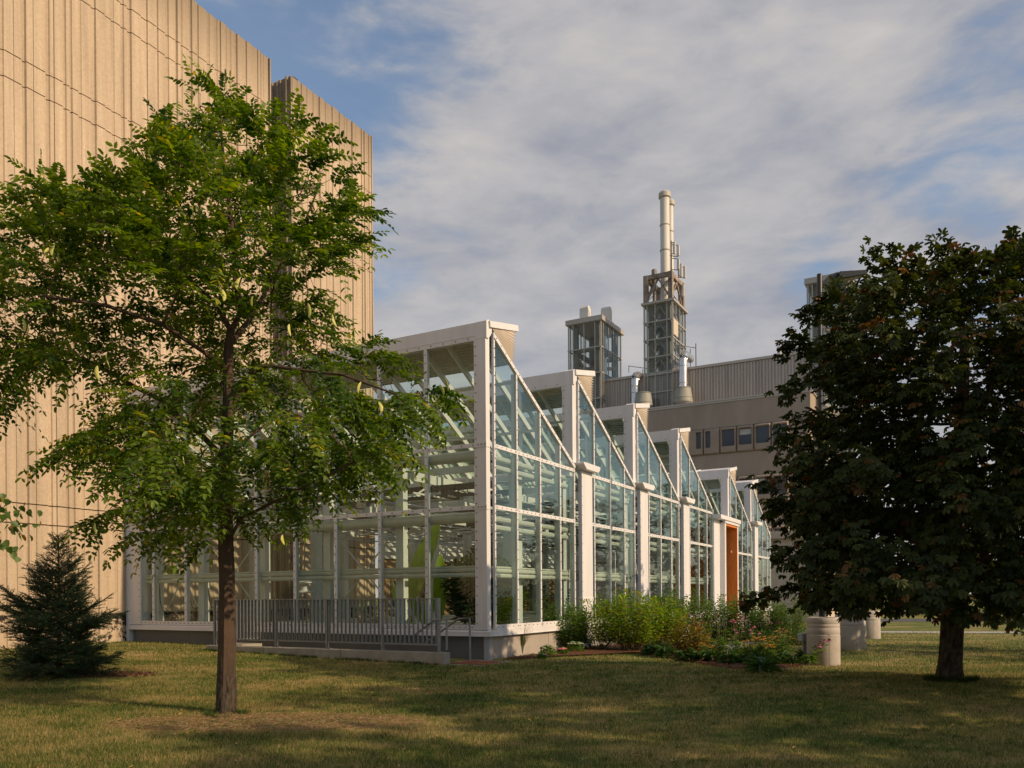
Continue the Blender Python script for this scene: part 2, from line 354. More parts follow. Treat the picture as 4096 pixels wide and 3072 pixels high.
    b = MB(); b.bar((u0+.06, -.02+LV/2, zt-.02), (u0+1.36, -.02+LV/2, zt+.25), LV, .045); b.bar((u0+.06, -.025, zt-.04), (u0+1.38, -.025, zt+.23), .04, .14)
    for v in MUL: b.bar((u0+.06, v, zt+.01), (u0+1.36, v, zt+.28), .06, .04)
    b.bar((u0+1.37, -.03, zt+.22), (u0+1.37, LV, zt+.22), .05, .12)
    b.build('ridge_vent', MW, gh)
    n = 22; pv = Vector((u0+.10, 0, zt-.02)); vs = [pv]
    for i in range(n+1):
        t = i/n; p = Vector((u0+1.30-.12*t, 0, zt+.15-.84*t)); q = (p-pv)
        vs.append(pv+q*(1.03 if i % 2 else .93)+Vector((0, -.035 if i % 2 else .0, 0)))
    MB().add(vs, [(0, i+1, i+2) for i in range(n)]).build('pleated_gusset', MPLEAT, gh)
    b = MB(); vs = []
    for i in range(n+1):
        t = i/n; du = 1.24-.10*t+(.05 if i % 2 else 0); vs += [(u0+du, .06, zt+.15-.84*t), (u0+du, LV-.1, zt+.15-.84*t)]
    b.add(vs, [(2*i, 2*i+1, 2*i+3, 2*i+2) for i in range(n)]); b.build('pleated_screen', mat('net_%d' % k, (.7, .68, .66), .8) if k == 0 else bpy.data.materials['net_0'], gh)
# timber entry portal between the fourth and fifth bays
b = MB(); b.box(18.45, 19.55, -.08, .06, 0, 4.80); b.box(21.62, 21.80, -.28, .0, 0, 4.70); b.box(19.35, 19.56, -.30, -.08, 0, 4.72); b.box(18.40, 21.9, -.38, .2, 4.80, 4.98); b.box(19.35, 21.82, -.33, -.2, 4.68, 4.80); b.box(18.5, 21.3, .2, LV, 4.86, 5.0)
b.build('portal_frame', MW, gh, bevel=.012)
b = MB(); b.box(21.55, 21.62, -.28, 2.4, 0, 4.68); b.box(19.56, 19.62, -.28, 2.4, 0, 4.68); b.box(19.62, 21.55, -.27, 2.4, 4.60, 4.68)
for v in (.35, .98, 1.6): b.box(21.542, 21.552, v, v+.015, 0, 4.6)
b.build('portal_lining', MWOOD, gh)
b = MB().box(19.62, 21.55, 2.3, 2.34, .1, 4.6); b.box(20.56, 20.62, 2.27, 2.35, .1, 4.6); b.build('entry_door', mat('door_glass', (.05, .07, .07), .15), gh)
# interior structure
CL = [(.31, .50, v-.115, v+.115, 4.99) for v in [2.72, 5.05, 7.35, 9.75, 11.7]]+[(BAY[k]-.29, BAY[k]-.03, v-.14, v+.14, 4.86) for k in range(1, 6) for v in (.35, 4.6, 9.2, 12.0)]
CL += [(BAY[k]+2.18, BAY[k]+2.42, .45, .7, 5.0 if k < 4 else 4.6) for k in range(6)]
for a, c, d, e, z in CL: MB().box(a, c, d, e, .76, z).build('inner_column', MWI, gh)
b = MB()
for v in (2.3, 6.9, 11.5): b.box(.3, 30, v-.05, v+.05, 4.40, 4.62); b.box(.3, 30, v-.02, v+.02, 4.1, 4.14)
for v in (2.3, 6.9, 11.5):
    u = .5
    while u < 29: b.bar((u, v, 4.12), (u+.6, v, 4.42), .035, .035); b.bar((u+.6, v, 4.42), (u+1.2, v, 4.12), .035, .035); u += 1.2
for u in [1.5+2.3*i for i in range(12)]: b.box(u-.05, u+.05, .3, 12.2, 4.70, 4.86)
b.build('roof_truss', MWI, gh)
b = MB()
rr = random.Random(3)
for i in range(9):
    z = rr.uniform(3.7, 4.7); v = rr.uniform(.7, 12); b.tube([(.5, v, z), (29, v, z)], rr.choice([.025, .04, .055]), 7)
for i in range(13):
    z = rr.uniform(3.75, 4.75); u = rr.uniform(.7, 25); b.tube([(u, .5, z), (u, 12, z)], rr.choice([.025, .04, .055]), 7)
for i in range(70):
    u = rr.uniform(.6, 14); v = rr.uniform(.6, 11); b.tube([(u, v, 4.8), (u, v, rr.uniform(3.5, 4.1))], .008, 4)
b.build('service_pipe', MPIPE, gh, True)
b = MB()
for k in range(6):
    for du in (1.0, 2.6): b.box(BAY[k]+du, BAY[k]+du+.16, .5, 12, 4.22, 4.36)
b.box(.6, 4.3, 1.5, 1.7, 4.0, 4.17); b.box(.6, 4.3, 4.3, 4.5, 3.9, 4.05)
b.build('folded_screen', MDARK, gh)
for i in range(26):
    u = .9+(i % 7)*2.0; v = 1.2+(i//7)*2.9; MB().box(u, u+.65, v, v+.22, 3.78, 3.95).box(u+.2, u+.45, v+.05, v+.17, 3.95, 4.05).build('grow_light', MWI, gh)
b = MB()                                         # roller tubes under the transoms, heating rails
for z in (4.83, 3.42): b.tube([(.17, .4, z), (.17, 11.9, z)], .125, 10)
for z in (2.10, 2.22): b.tube([(.17, .4, z), (.17, 11.9, z)], .055, 8)
b.box(.12, .22, .4, 11.9, 2.27, 2.31); b.build('heating_rail', mat('fin_pipe', (.47, .50, .46), .5, var=.1), gh, True)
for k in range(6):
    if k == 4: continue
    b = MB(); a, c = BAY[k]+.4, BAY[k]+PIT[k]-.15
    for z in (4.82, 4.60, 3.40, 3.2): b.tube([(a, .2, z), (c, .2, z)], .07, 8)
    for z in (2.08, 2.2): b.tube([(a, .17, z), (c, .17, z)], .055, 8)
    b.box(a, c, .14, .22, 2.26, 2.30); b.build('heating_rail', bpy.data.materials['fin_pipe'], gh, True)
b = MB()
for (v0, v1) in ((2.72, 5.05), (7.35, 9.75), (9.75, 11.5)):
    MB().tube([(.41, v0+.15, 1.2), (.41, v1-.15, 3.3)], .02, 6).tube([(.41, v1-.15, 1.2), (.41, v0+.15, 3.3)], .02, 6).build('cross_brace', MWI, gh)
for k in range(1, 4): MB().tube([(BAY[k]+.3, .35, 4.6), (BAY[k]+1.6, .35, 1.0)], .02, 6).build('cross_brace', MWI, gh)
b = MB().box(11.75, 30.1, 12.36, 12.42, .7, 3.25); b.box(11.75, 30.1, 12.30, 12.36, 2.3, 2.36, 0)
b.build('back_wall', MBROWN, gh)
b = MB().box(11.75, 30.1, 12.2, 12.4, 3.25, 4.85); b.box(11.75, 30.1, 12.15, 12.2, 3.5, 3.54); b.build('fascia', MWI, gh)
b = MB()
for u in (12.5, 15, 17.5, 22, 25): b.box(u, u+1.5, 12.31, 12.35, .75, 2.8)
b.build('inner_door', mat('inner_dark', (.05, .055, .05), .3), gh)
b = MB().box(.12, 30.05, .14, LV-.06, .72, .76); b.build('floor_slab', mat('slab', (.3, .29, .26), .8, var=.2), gh)
b = MB().box(29.9, 30.0, 0, LV, .8, 4.9)
for v in (0, 3, 6, 9, 12): b.box(29.88, 30.02, v, v+.12, .8, 5)
b.v = b.v[8:]; b.f = [tuple(i-8 for i in f) for f in b.f[6:]]; b.m = b.m[6:]
b.build('end_frame', MW, gh)

# =================================================================== CONCRETE BUILDING (left)
def concmat(name, rgb, dark, stain=True, sc=.35):
    m = bpy.data.materials.new(name); m.use_nodes = True; nt = m.node_tree; N = nt.nodes.new; K = nt.links.new
    p = nt.nodes['Principled BSDF']; p.inputs['Roughness'].default_value = .88; p.inputs['Specular IOR Level'].default_value = .15
    tc = N('ShaderNodeTexCoord'); mp = N('ShaderNodeMapping'); mp.inputs['Scale'].default_value = (3.2, 3.2, .13); K(tc.outputs['Object'], mp.inputs[0])
    n = N('ShaderNodeTexNoise'); n.inputs['Scale'].default_value = 1.; n.inputs['Detail'].default_value = 9; n.inputs['Roughness'].default_value = .7; K(mp.outputs[0], n.inputs['Vector'])
    n2 = N('ShaderNodeTexNoise'); n2.inputs['Scale'].default_value = 14.; n2.inputs['Detail'].default_value = 6; K(tc.outputs['Object'], n2.inputs['Vector'])
    cr = N('ShaderNodeValToRGB'); K(n.outputs[0], cr.inputs[0]); e = cr.color_ramp.elements; e[0].position = .3; e[0].color = (*[c*.70 for c in rgb], 1); e[1].position = .72; e[1].color = (*[min(1, c*1.14) for c in rgb], 1)
    mx = N('ShaderNodeMix'); mx.data_type = 'RGBA'; mx.blend_type = 'MULTIPLY'; mx.inputs[0].default_value = .35; K(cr.outputs[0], mx.inputs[6]); K(n2.outputs['Fac'], mx.inputs[7])
    last = mx.outputs[2]
    if stain:
        sp = N('ShaderNodeSeparateXYZ'); K(tc.outputs['Object'], sp.inputs[0])
        def M(op, a, b):
            q = N('ShaderNodeMath'); q.operation = op; q.use_clamp = op in ('MULTIPLY',)
            for i, s in enumerate((a, b)):
                if isinstance(s, (int, float)): q.inputs[i].default_value = s
                else: K(s, q.inputs[i])
            return q.outputs[0]
        mr = N('ShaderNodeMapRange'); mr.inputs[1].default_value = 19.0; mr.inputs[2].default_value = 21.3; K(M('ADD', sp.outputs[2], M('MULTIPLY', n.outputs[0], 1.6)), mr.inputs[0]); mr.inputs[1].default_value = 20.1; mr.inputs[2].default_value = 22.3
        m2 = N('ShaderNodeMix'); m2.data_type = 'RGBA'; K(M('MULTIPLY', mr.outputs[0], .7), m2.inputs[0]); K(last, m2.inputs[6]); m2.inputs[7].default_value = (*dark, 1); last = m2.outputs[2]
        # peeled dark coating close to the ground
        n3 = N('ShaderNodeTexNoise'); n3.inputs['Scale'].default_value = 2.6; n3.inputs['Detail'].default_value = 10; n3.inputs['Roughness'].default_value = .75; K(tc.outputs['Object'], n3.inputs['Vector'])
        lo = N('ShaderNodeMapRange'); lo.inputs[1].default_value = 1.22; lo.inputs[2].default_value = 1.17; lo.inputs[3].default_value = 0; lo.inputs[4].default_value = 1; K(sp.outputs[2], lo.inputs[0])
        band = N('ShaderNodeMapRange'); band.inputs[1].default_value = .98; band.inputs[2].default_value = 1.12; K(sp.outputs[2], band.inputs[0])
        ux = N('ShaderNodeMapRange'); ux.inputs[1].default_value = -.95; ux.inputs[2].default_value = -.35; K(sp.outputs[0], ux.inputs[0])
        fac = M('MULTIPLY', lo.outputs[0], M('GREATER_THAN', M('ADD', n3.outputs[0], M('ADD', M('MULTIPLY', band.outputs[0], .08), M('MULTIPLY', ux.outputs[0], .12))), .60))
        m3 = N('ShaderNodeMix'); m3.data_type = 'RGBA'; K(fac, m3.inputs[0]); K(last, m3.inputs[6]); m3.inputs[7].default_value = (.028, .024, .022, 1); last = m3.outputs[2]
    K(last, p.inputs['Base Color'])
    b = N('ShaderNodeBump'); b.inputs['Strength'].default_value = .35; b.inputs['Distance'].default_value = .02; K(n2.outputs[0], b.inputs['Height']); K(b.outputs[0], p.inputs['Normal'])
    return m
MCON = concmat('ribbed_concrete', (.58, .46, .34), (.12, .095, .07))
bld = empty('concrete_building', W(0, 0), UA, 'tall windowless building of vertically ribbed tan concrete behind the leafy tree', 'building')
JZ = [-.2, 3.64, 4.17, 15.30, 15.98, 18.65, 19.35, 21.05]
def ribs(seed, u0, u1, v0):
    r = random.Random(seed); prof = []; u = u0
    while u < u1:
        wd = r.choice([.12, .2, .22, .26, .3, .34]); gp = r.choice([.045, .06, .09, .12]); d = r.choice([.02, .045, .06]); e = r.choice([0, .5, 1])
        prof += [(u, v0+.085), (u+.02, v0+d), (min(u+wd, u1), v0+d), (min(u+wd, u1), v0+.085)]
        u += wd
        if e and u+gp < u1: prof += [(u+.001, v0+.085), (min(u+gp*.5, u1), v0+.105)]; u += gp
    return prof
def wall_ribs(mb, seed, u0, u1, v0, flip=None, jz=JZ):
    pf = ribs(seed, u0, u1, v0)
    for a, c in zip(jz[:-1], jz[1:]):
        top = c-(.03 if c != jz[-1] else 0); n = len(pf); vs = []
        for (u, v) in pf:
            x, y = (u, v) if flip is None else (flip-(v0-v)*-1+0, u)
            vs += [(x, y, a), (x, y, top)]
        fs = [(2*i, 2*i+2, 2*i+3, 2*i+1) for i in range(n-1)]
        mb.add(vs, fs)
        # caps closing the top and bottom of each tier
        for zi in (0, 1):
            base = len(mb.v); z = (a, top)[zi]
            for i in range(n-1):
                (ua, va), (ub, vb) = pf[i], pf[i+1]
                if abs(ub-ua) < 1e-6: continue
                back = v0+.30
                if flip is None: q = [(ua, va, z), (ub, vb, z), (ub, back, z), (ua, back, z)]
                else: q = [(flip+(va-v0), ua, z), (flip+(vb-v0), ub, z), (flip+.30, ub, z), (flip+.30, ua, z)]
                mb.add(q, [(0, 1, 2, 3)])
V0 = LV+.02
b = MB(); wall_ribs(b, 5, -30, 5.85, V0); b.box(-30, 5.84, V0+.2, V0+14, -.2, 21.0); b.box(5.80, 5.85, V0+.0, V0+.3, -.2, 21.05); b.build('wall', MCON, bld)
b = MB(); wall_ribs(b, 9, 6.95, 11.62, V0); b.box(7.05, 11.6, V0+.2, V0+12, -.2, 20.9); b.box(11.57, 11.62, V0+.0, V0+.3, -.2, 21.05)
wall_ribs(b, 4, V0+.02, V0+8, V0+.02, flip=6.95); b.build('wall', MCON, bld)
b = MB().box(5.9, 7.0, V0+3, V0+3.2, 0, 20.2)
b.box(6.9, 9.8, V0+4.4, V0+6.5, 20.0, 22.0); b.build('roof_housing', mat('roof_metal', (.35, .31, .27), .6), bld)

# =================================================================== FAR BUILDING
def onu_v(px, u):
    X, _ = ray(px, 1550); Y = (u+C0.x*UR.x+C0.y*UR.y)/(X*UR.x+UR.y); return (X*Y-C0.x)*VL.x+(Y-C0.y)*VL.y
far = empty('laboratory_building', W(0, 0), UA, 'far concrete building with a band of rounded windows and ribbed metal penthouse', 'building')
MFC = mat('far_concrete', (.33, .275, .225), .85, .2, var=.22, vscale=.5, stretch=(1, 1, .25), bump=.1, bscale=5)
MFP = mat('precast_frame', (.31, .25, .20), .7, .3, var=.12, vscale=1)
MFW = mat('dark_window', (.035, .045, .06), .12, .6)
MRIB = mat('ribbed_metal', (.42, .37, .33), .55, .4, .2, var=.3, vscale=1.2, stretch=(1, 3, .1))
U = 52.
b = MB(); b.box(U, U+24, 1.39, 40, 15.45, 17.65); b.box(U+.12, U+23.9, 1.6, 39.8, 0, 15.45)
for v in (4.6, 8.05, 11.5, 14.95, 18.4): b.box(U-.004, U+.02, v, v+.03, 15.5, 17.6)
for z in (6.95, 11.3): b.box(U+.03, U+.12, 1.5, 39.9, z, z+1.95)
b.box(U-.05, U+.2, 1.45, 39.9, 4.6, 5.0)
b.build('wall', MFC, far)
b = MB().box(U-.10, U+24, 1.30, 40.1, 17.65, 17.78).box(U-.05, U+.3, 1.35, 40, 17.5, 17.65); b.build('parapet_cap', mat('cap_metal', (.42, .38, .34), .4, metal=.3), far)
def roundrect(x0, x1, z0, z1, r, n=4):
    pts = []
    for cx, cz, a0 in ((x1-r, z1-r, 0), (x0+r, z1-r, 90), (x0+r, z0+r, 180), (x1-r, z0+r, 270)):
        for i in range(n+1): a = R_(a0+90*i/n); pts.append((cx+r*math.cos(a), cz+r*math.sin(a)))
    return pts
def module(v0, z0, kind, blind=False):
    v1 = v0+1.37; zz0, zz1 = z0, z0+2.15
    wv = {'full': (v0+.14, v1-.14), 'left': (v0+.75, v1-.16), 'right': (v0+.16, v1-.75), 'none': None}[kind]
    ou = roundrect(v0+.015, v1-.015, zz0, zz1, .12); mb = MB(); n = len(ou)
    mid = roundrect(v0+.10, v1-.10, zz0+.10, zz1-.10, .12)
    vs = [(U+.12, a, c) for a, c in ou]+[(U-.02, a, c) for a, c in ou]+[(U-.16, a, c) for a, c in mid]
    fs = [(i, (i+1) % n, n+(i+1) % n, n+i) for i in range(n)]+[(n+i, n+(i+1) % n, 2*n+(i+1) % n, 2*n+i) for i in range(n)]
    if wv:
        wi = roundrect(wv[0], wv[1], zz0+.55, zz1-.20, .09); wi2 = roundrect(wv[0]+.03, wv[1]-.03, zz0+.60, zz1-.24, .06)
        vs += [(U-.16, a, c) for a, c in wi]+[(U+.08, a, c) for a, c in wi2]
        fs += [(2*n+i, 2*n+(i+1) % n, 3*n+(i+1) % n, 3*n+i) for i in range(n)]+[(3*n+i, 3*n+(i+1) % n, 4*n+(i+1) % n, 4*n+i) for i in range(n)]
        mb.add(vs, fs); fr = mb.build('window', MFP, far, True)
        p = MB().add([(U+.08, a, c) for a, c in wi2], [tuple(range(n))]).build('pane', MFW, fr)
        if blind: MB().box(U+.07, U+.078, wv[0]+.08, wv[1]-.08, zz1-.75, zz1-.3).build('blind', mat('blind', (.45, .45, .43), .7), fr)
    else:
        fs += [tuple(2*n+i for i in range(n))]; mb.add(vs, fs); mb.build('wall_panel', MFP, far, True)
kinds = ['full', 'full', 'full', 'full', 'left', 'right', 'left', 'full', 'right', 'full', 'full', 'full']
for row, z in enumerate((13.27, 9.12, 4.97)):
    for i in range(12 if row < 1 else 5): module(3.0+1.38*i, z, kinds[i], blind=(row == 0 and i == 2) or (row == 1 and i == 1))
b = MB()                                         # penthouse with vertical ribs
vv = 2.1
while vv < 21:
    b.prism([(0, 0)]*0 or [(55.0, 17.6), (54.93, 17.6), (54.93, 21.35), (55.0, 21.35)], vv, vv+.13); vv += .26
b.box(55, 74, 2.1, 22, 17.6, 21.4); b.build('penthouse_wall', MRIB, far)
b = MB().box(54.85, 74, 2.0, 22.1, 21.4, 21.62); b.build('penthouse_cap', bpy.data.materials['cap_metal'], far)
b = MB().lathe((60, 5.2, 21.6), [(.22, 0), (.22, 1.9), (.28, 1.95), (.28, 2.1)], 14); b.build('roof_vent_pipe', MW, far, True)
b = MB().box(58, 60.5, 1.9, 4.0, 21.6, 22.9); b.build('roof_unit', mat('unit', (.5, .52, .52), .5), far)
# sunlit low wing behind the chestnut
b = MB().box(42, 51.9, -1.2, 6, 0, 5.4).box(41.7, 52, -1.5, 6.2, 5.4, 5.9); b.build('low_wing', mat('cream_concrete', (.52, .43, .33), .8, var=.15), far)
def tower(v0, v1, u0, u1, z0, z1, cols, rows, cols2, label, caph=.45):
    t = empty('glazed_tower', W(0, 0), UA, label, 'tower', 'glazed service towers on the far roof')
    MT = MTOW
    b = MB(); rs = .14
    for (a, c) in ((u0+.3, v0+.3), (u0+.3, v1-.75), (u1-.75, v0+.3), (u1-.75, v1-.75)): b.box(a, a+.45, c, c+.45, z0, z1-caph)
    rz = [z0+(z1-caph-z0)*j/rows for j in range(rows+1)]
    for z in rz[1:-1]:
        b.box(u0+.3, u0+.6, v0+.3, v1-.3, z-.2, z+.12); b.box(u0+.3, u1-.3, v0+.3, v0+.6, z-.2, z+.12); b.box(u1-.6, u1-.3, v0+.3, v1-.3, z-.2, z+.12); b.box(u0+.3, u1-.3, v1-.6, v1-.3, z-.2, z+.12)
    b.build('inner_frame', MTF, t)
    b = MB()
    for c in cols: b.box(u0-.05, u0+.04, c-.04, c+.04, z0, z1-caph); b.box(u1-.04, u1+.05, c-.04, c+.04, z0, z1-caph)
    for c in cols2: b.box(c-.04, c+.04, v0-.05, v0+.04, z0, z1-caph); b.box(c-.04, c+.04, v1-.04, v1+.05, z0, z1-caph)
    for z in rz: b.box(u0-.06, u1+.06, v0-.06, v0+.05, z-.05, z+.05); b.box(u0-.06, u0+.05, v0+.05, v1+.06, z-.05, z+.05); b.box(u0+.05, u1+.06, v1-.05, v1+.06, z-.05, z+.05); b.box(u1-.05, u1+.06, v0+.05, v1-.05, z-.05, z+.05)
    b.build('mullion_grid', MT, t)
    b = MB().box(u0-.2, u1+.2, v0-.2, v1+.2, z1-caph, z1); b.build('roof_cap', MT, t)
    b = MB(); e = .02
    for q in (((u0, v0, z0), (u0, v1, z0), (u0, v1, z1-caph), (u0, v0, z1-caph)), ((u1, v0, z0), (u1, v1, z0), (u1, v1, z1-caph), (u1, v0, z1-caph)),
              ((u0, v0, z0), (u1, v0, z0), (u1, v0, z1-caph), (u0, v0, z1-caph)), ((u0, v1, z0), (u1, v1, z0), (u1, v1, z1-caph), (u0, v1, z1-caph))): b.add(q, [(0, 1, 2, 3)])
    b.build('glazing', MTG, t)
    return t, rz
MTOW = mat('tower_metal', (.40, .37, .33), .5, metal=.2, var=.1); MTF = mat('tower_steel', (.20, .19, .16), .7, var=.3, vscale=1)
MTG = glassmat('tower_glass', (.80, .84, .83), .5, .05)
MDUCT = mat('silver_duct', (.62, .60, .58), .28, .5, .85, var=.08, vscale=2)
MRUST = mat('rusty_steel', (.30, .255, .21), .8, var=.5, vscale=1.5, dark=(.11, .075, .055))
MWH = mat('stack_paint', (.60, .58, .54), .6, var=.1, vscale=.5)
tA, rz = tower(19.9, 23.2, 54, 59.1, 15, 27.3, [19.95, 20.5, 21.6, 22.7, 23.15], 5, [54.05, 54.5, 55.7, 56.9, 58.0, 58.9], 'lower glazed tower topped by two square vents, nearest the sky gap')
for (u, v) in ((55.0, 21.9), (56.3, 20.3)): b = MB(); b.box(u-.4, u+.4, v-.4, v+.4, 27.3, 28.5); b.prism([(u-.4, 28.5), (u+.4, 28.5), (u+.2, 28.75), (u-.2, 28.75)], v-.4, v+.4); b.build('square_vent', MWH, tA)
b = MB(); b.tube([(55.4, 20.8, 15), (55.4, 20.8, 26)], .16, 10); b.tube([(56.8, 20.7, 15), (56.8, 20.7, 26.2)], .22, 10)
for z in (17, 19.5, 22, 24.5): b.tube([(54.7, 20.5, z), (58.5, 20.5, z+.6)], .08, 8); b.tube([(55, 22.6, z), (55, 20.3, z+.2)], .07, 8)
b.build('inner_pipe', MDUCT, tA, True)
b = MB()
for z in (16.6, 20.2, 22.6): b.bar((58.3, 22.7, z), (54.8, 22.7, z+1.1), .5, .35); b.bar((54.7, 22.5, z+.3), (58.4, 20.4, z+.9), .2, .3)
b.build('brace', mat('brace_tan', (.40, .31, .19), .7, var=.3), tA)
b = MB().box(56.8, 57.6, 20.8, 21.4, 15, 26.2); b.build('lift_shaft', mat('blue_black', (.03, .04, .07), .5), tA)
tB, rz = tower(13.4, 16.05, 54.8, 58.7, 16.6, 27.9, [13.45, 13.9, 15.0, 15.75, 16.0], 7, [54.85, 55.7, 56.8, 57.8, 58.6], 'taller glazed tower with braced steel inside, carrying the two round stacks', .2)
b = MB()
for j in range(len(rz)-1):
    z0, z1 = rz[j], rz[j+1]; m = (z0+z1)/2
    b.bar((55.2, 13.8, z0), (55.2, 14.75, z1), .12, .12); b.bar((55.2, 15.6, z0), (55.2, 14.75, z1), .12, .12)
    b.bar((55.3, 13.75, z0 if j % 2 else z1), (58.2, 13.75, z1 if j % 2 else z0), .14, .14)
    b.bar((58.2, 13.8, z0), (58.2, 15.6, z1), .12, .12)
b.build('brace', mat('brace_grey', (.30, .29, .27), .7, var=.2), tB)
b = MB(); b.tube([(57, 14.8, 16.6), (57, 14.8, 27.7)], .62, 18)
for z in (18.2, 20.2, 23): b.tube([(55.6, 15.6, z), (55.6, 13.9, z)], .3, 12)
b.tube([(56, 15.5, 17), (56, 15.5, 27)], .2, 10); b.build('inner_duct', mat('duct_dark', (.25, .25, .25), .4, metal=.6, var=.2), tB, True)
b = MB().box(55.4, 56.4, 13.9, 14.5, 26.0, 27.0); b.build('red_box', mat('red_box', (.30, .05, .03), .6), tB)
b = MB().box(54.9, 56.2, 13.32, 13.36, 24.8, 26.2).box(54.9, 57.0, 13.32, 13.36, 20.4, 22.1); b.build('infill_panel', mat('infill', (.52, .45, .36), .6), tB)
b = MB()                                         # rusty frame on the roof
F0, F1, G0, G1, Z0, Z1 = 55.0, 58.3, 13.6, 15.9, 27.9, 30.4
for (u, v) in ((F0, G0), (F0, G1), (F1, G0), (F1, G1)): b.box(u-.2, u+.2, v-.2, v+.2, Z0, Z1)
for (p, q) in (((F0, G0), (F0, G1)), ((F0, G0), (F1, G0)), ((F1, G0), (F1, G1)), ((F0, G1), (F1, G1))):
    b.bar((*p, Z1-.2), (*q, Z1-.2), .3, .4); m = ((p[0]+q[0])/2, (p[1]+q[1])/2)
    b.bar((*p, Z0+.1), (*m, Z1-.4), .14, .14); b.bar((*q, Z0+.1), (*m, Z1-.4), .14, .14)
b.build('roof_frame', MRUST, tB)
for (u, v, r, zt) in ((56.4, onu_v(2664, 56.4), .42, 38.3), (57.9, onu_v(2685, 57.9), .30, 38.2)):
    st = empty('exhaust_stack', W(0, 0), UA, 'thicker and nearer of the two pale round stacks' if r > .4 else 'thinner round stack standing just behind the thicker one', 'chimney', 'round stacks on the taller tower')
    MB().lathe((u, v, Z0+.05), [(r, 0), (r, zt-Z0-.5), (r+.03, zt-Z0-.5), (r+.05, zt-Z0-.1), (r-.02, zt-Z0-.05)], 26).build('flue', MWH, st, True)
    b = MB()
    for z in (30.6, 32.9, 35.2): b.lathe((u, v, z), [(r+.005, 0), (r+.05, .02), (r+.05, .10), (r+.005, .12)], 26)
    b.lathe((u, v, zt-.62), [(r+.01, 0), (r+.13, .1), (r+.13, .45), (r, .6)], 26); b.build('collar', mat('collar', (.42, .39, .34), .6), st, True)
st = empty('small_flue', W(0, 0), UA, 'short dark flue beside the thicker stack on the rusty frame', 'chimney')
MB().lathe((55.6, onu_v(2620, 55.6), Z0+.05), [(.16, 0), (.16, 2.0), (.24, 2.3), (.24, 3.1), (.22, 3.15)], 16).build('flue', mat('flue_dark', (.18, .17, .16), .6), st, True)
def antenna(u, v, z0, z1, pans, lab):
    a = empty('antenna_mast', W(0, 0), UA, lab, 'antenna', 'mobile antennas on the tower')
    b = MB(); b.tube([(u, v, z0), (u, v, z1)], .055, 8)
    for (du, dv, za, zb) in pans: b.tube([(u, v, (za+zb)/2-.5), (u+du, v+dv, (za+zb)/2-.5)], .035, 6); b.tube([(u, v, (za+zb)/2+.5), (u+du, v+dv, (za+zb)/2+.5)], .035, 6)
    b.tube([(u, v, z0+1.8), (u-.3, v+2.0, z0)], .03, 6)
    b.build('mast', mat('mast_dark', (.06, .055, .05), .6) if 'mast_dark' not in bpy.data.materials else bpy.data.materials['mast_dark'], a)
    for (du, dv, za, zb) in pans: MB().box(u+du-.07, u+du+.07, v+dv-.12, v+dv+.12, za, zb).build('antenna_panel', mat('panel_white', (.62, .59, .54), .5) if 'panel_white' not in bpy.data.materials else bpy.data.materials['panel_white'], a, bevel=.03)
antenna(54.75, onu_v(2689, 54.75), Z0+.1, 33.0, [(.1, -.22, 31.8, 32.9), (.4, -.5, 31.7, 32.6), (.4, -.5, 30.5, 31.4)], 'antenna mast with panels beside the stacks, the taller one')
antenna(57.3, onu_v(2717, 57.3), Z0+.6, 32.2, [(.1, -.2, 30.7, 31.9), (.4, -.45, 30.6, 31.7), (.2, -.35, 28.9, 30.0)], 'lower antenna mast at the outer corner of the rusty frame')
# silver elbow ducts with conical hoods
def duct(px, ztop, lab, bend, cone_px, pz0):
    d = empty('exhaust_duct', W(0, 0), UA, lab, 'duct', 'silver elbow ducts on the far roof')
    u = 54.0; t = 1
    v = onu_v(px, u); r = .36
    pts = [(u, v, pz0), (u, v, ztop-.8)]
    for i in range(1, 7):
        a = R_(15*i); pts.append((u+(1-math.cos(a))*.8, v, ztop-.8+math.sin(a)*.8))
    pts.append((u+bend, v, ztop))
    MB().tube(pts, r, 20).build('elbow_pipe', MDUCT, d, True)
    b = MB()
    for z in (pz0+2, ztop-1.2): b.lathe((u, v, z), [(r+.003, 0), (r+.025, .02), (r+.025, .06), (r+.003, .08)], 20)
    b.build('seam', MPIPE, d, True)
    b = MB(); b.tube([(u-.2, v+.5, ztop+.1), (u-.2, v+.5, ztop+.75)], .03, 5); b.tube([(u-.2, v+.5, ztop+.7), (u+1.5, v-.7, ztop+.7)], .03, 5); b.tube([(u+1.5, v-.7, ztop-2.2), (u+1.5, v-.7, ztop+1.1)], .04, 5); b.tube([(u+1.5, v-.2, ztop-2.2), (u+1.5, v-.2, ztop+.7)], .03, 5)
    b.build('guard_rail', bpy.data.materials['mast_dark'], d)
    vc = onu_v(cone_px, 53.0)
    hd = empty('conical_hood', W(0, 0), UA, 'grey conical roof exhaust hood below the '+('left' if px < 2600 else 'right')+' silver duct', 'vent hood', 'conical hoods on the far roof')
    MB().lathe((53.4, vc, 17.9), [(.68, .12), (.84, .30), (.84, .36), (.79, .66), (.82, .68), (.79, .74), (.67, 1.50), (.71, 1.52), (.67, 1.58)], 30).build('hood', mat('hood_grey', (.27, .27, .24), .6) if 'hood_grey' not in bpy.data.materials else bpy.data.materials['hood_grey'], hd, True)
    b = MB()
    for i in range(7): a = 2*math.pi*i/7; b.bar((53.4+.6*math.cos(a), vc+.6*math.sin(a), 17.5), (53.4+.66*math.cos(a), vc+.66*math.sin(a), 18.1), .06, .06)
    b.build('strut', bpy.data.materials['mast_dark'], hd)
duct(2540, 21.5, 'left silver elbow duct entering the taller tower', 2.4, 2567, 17.7)
duct(2733, 22.7, 'right silver elbow duct, the taller, beside the taller tower', 2.2, 2726, 18.0)
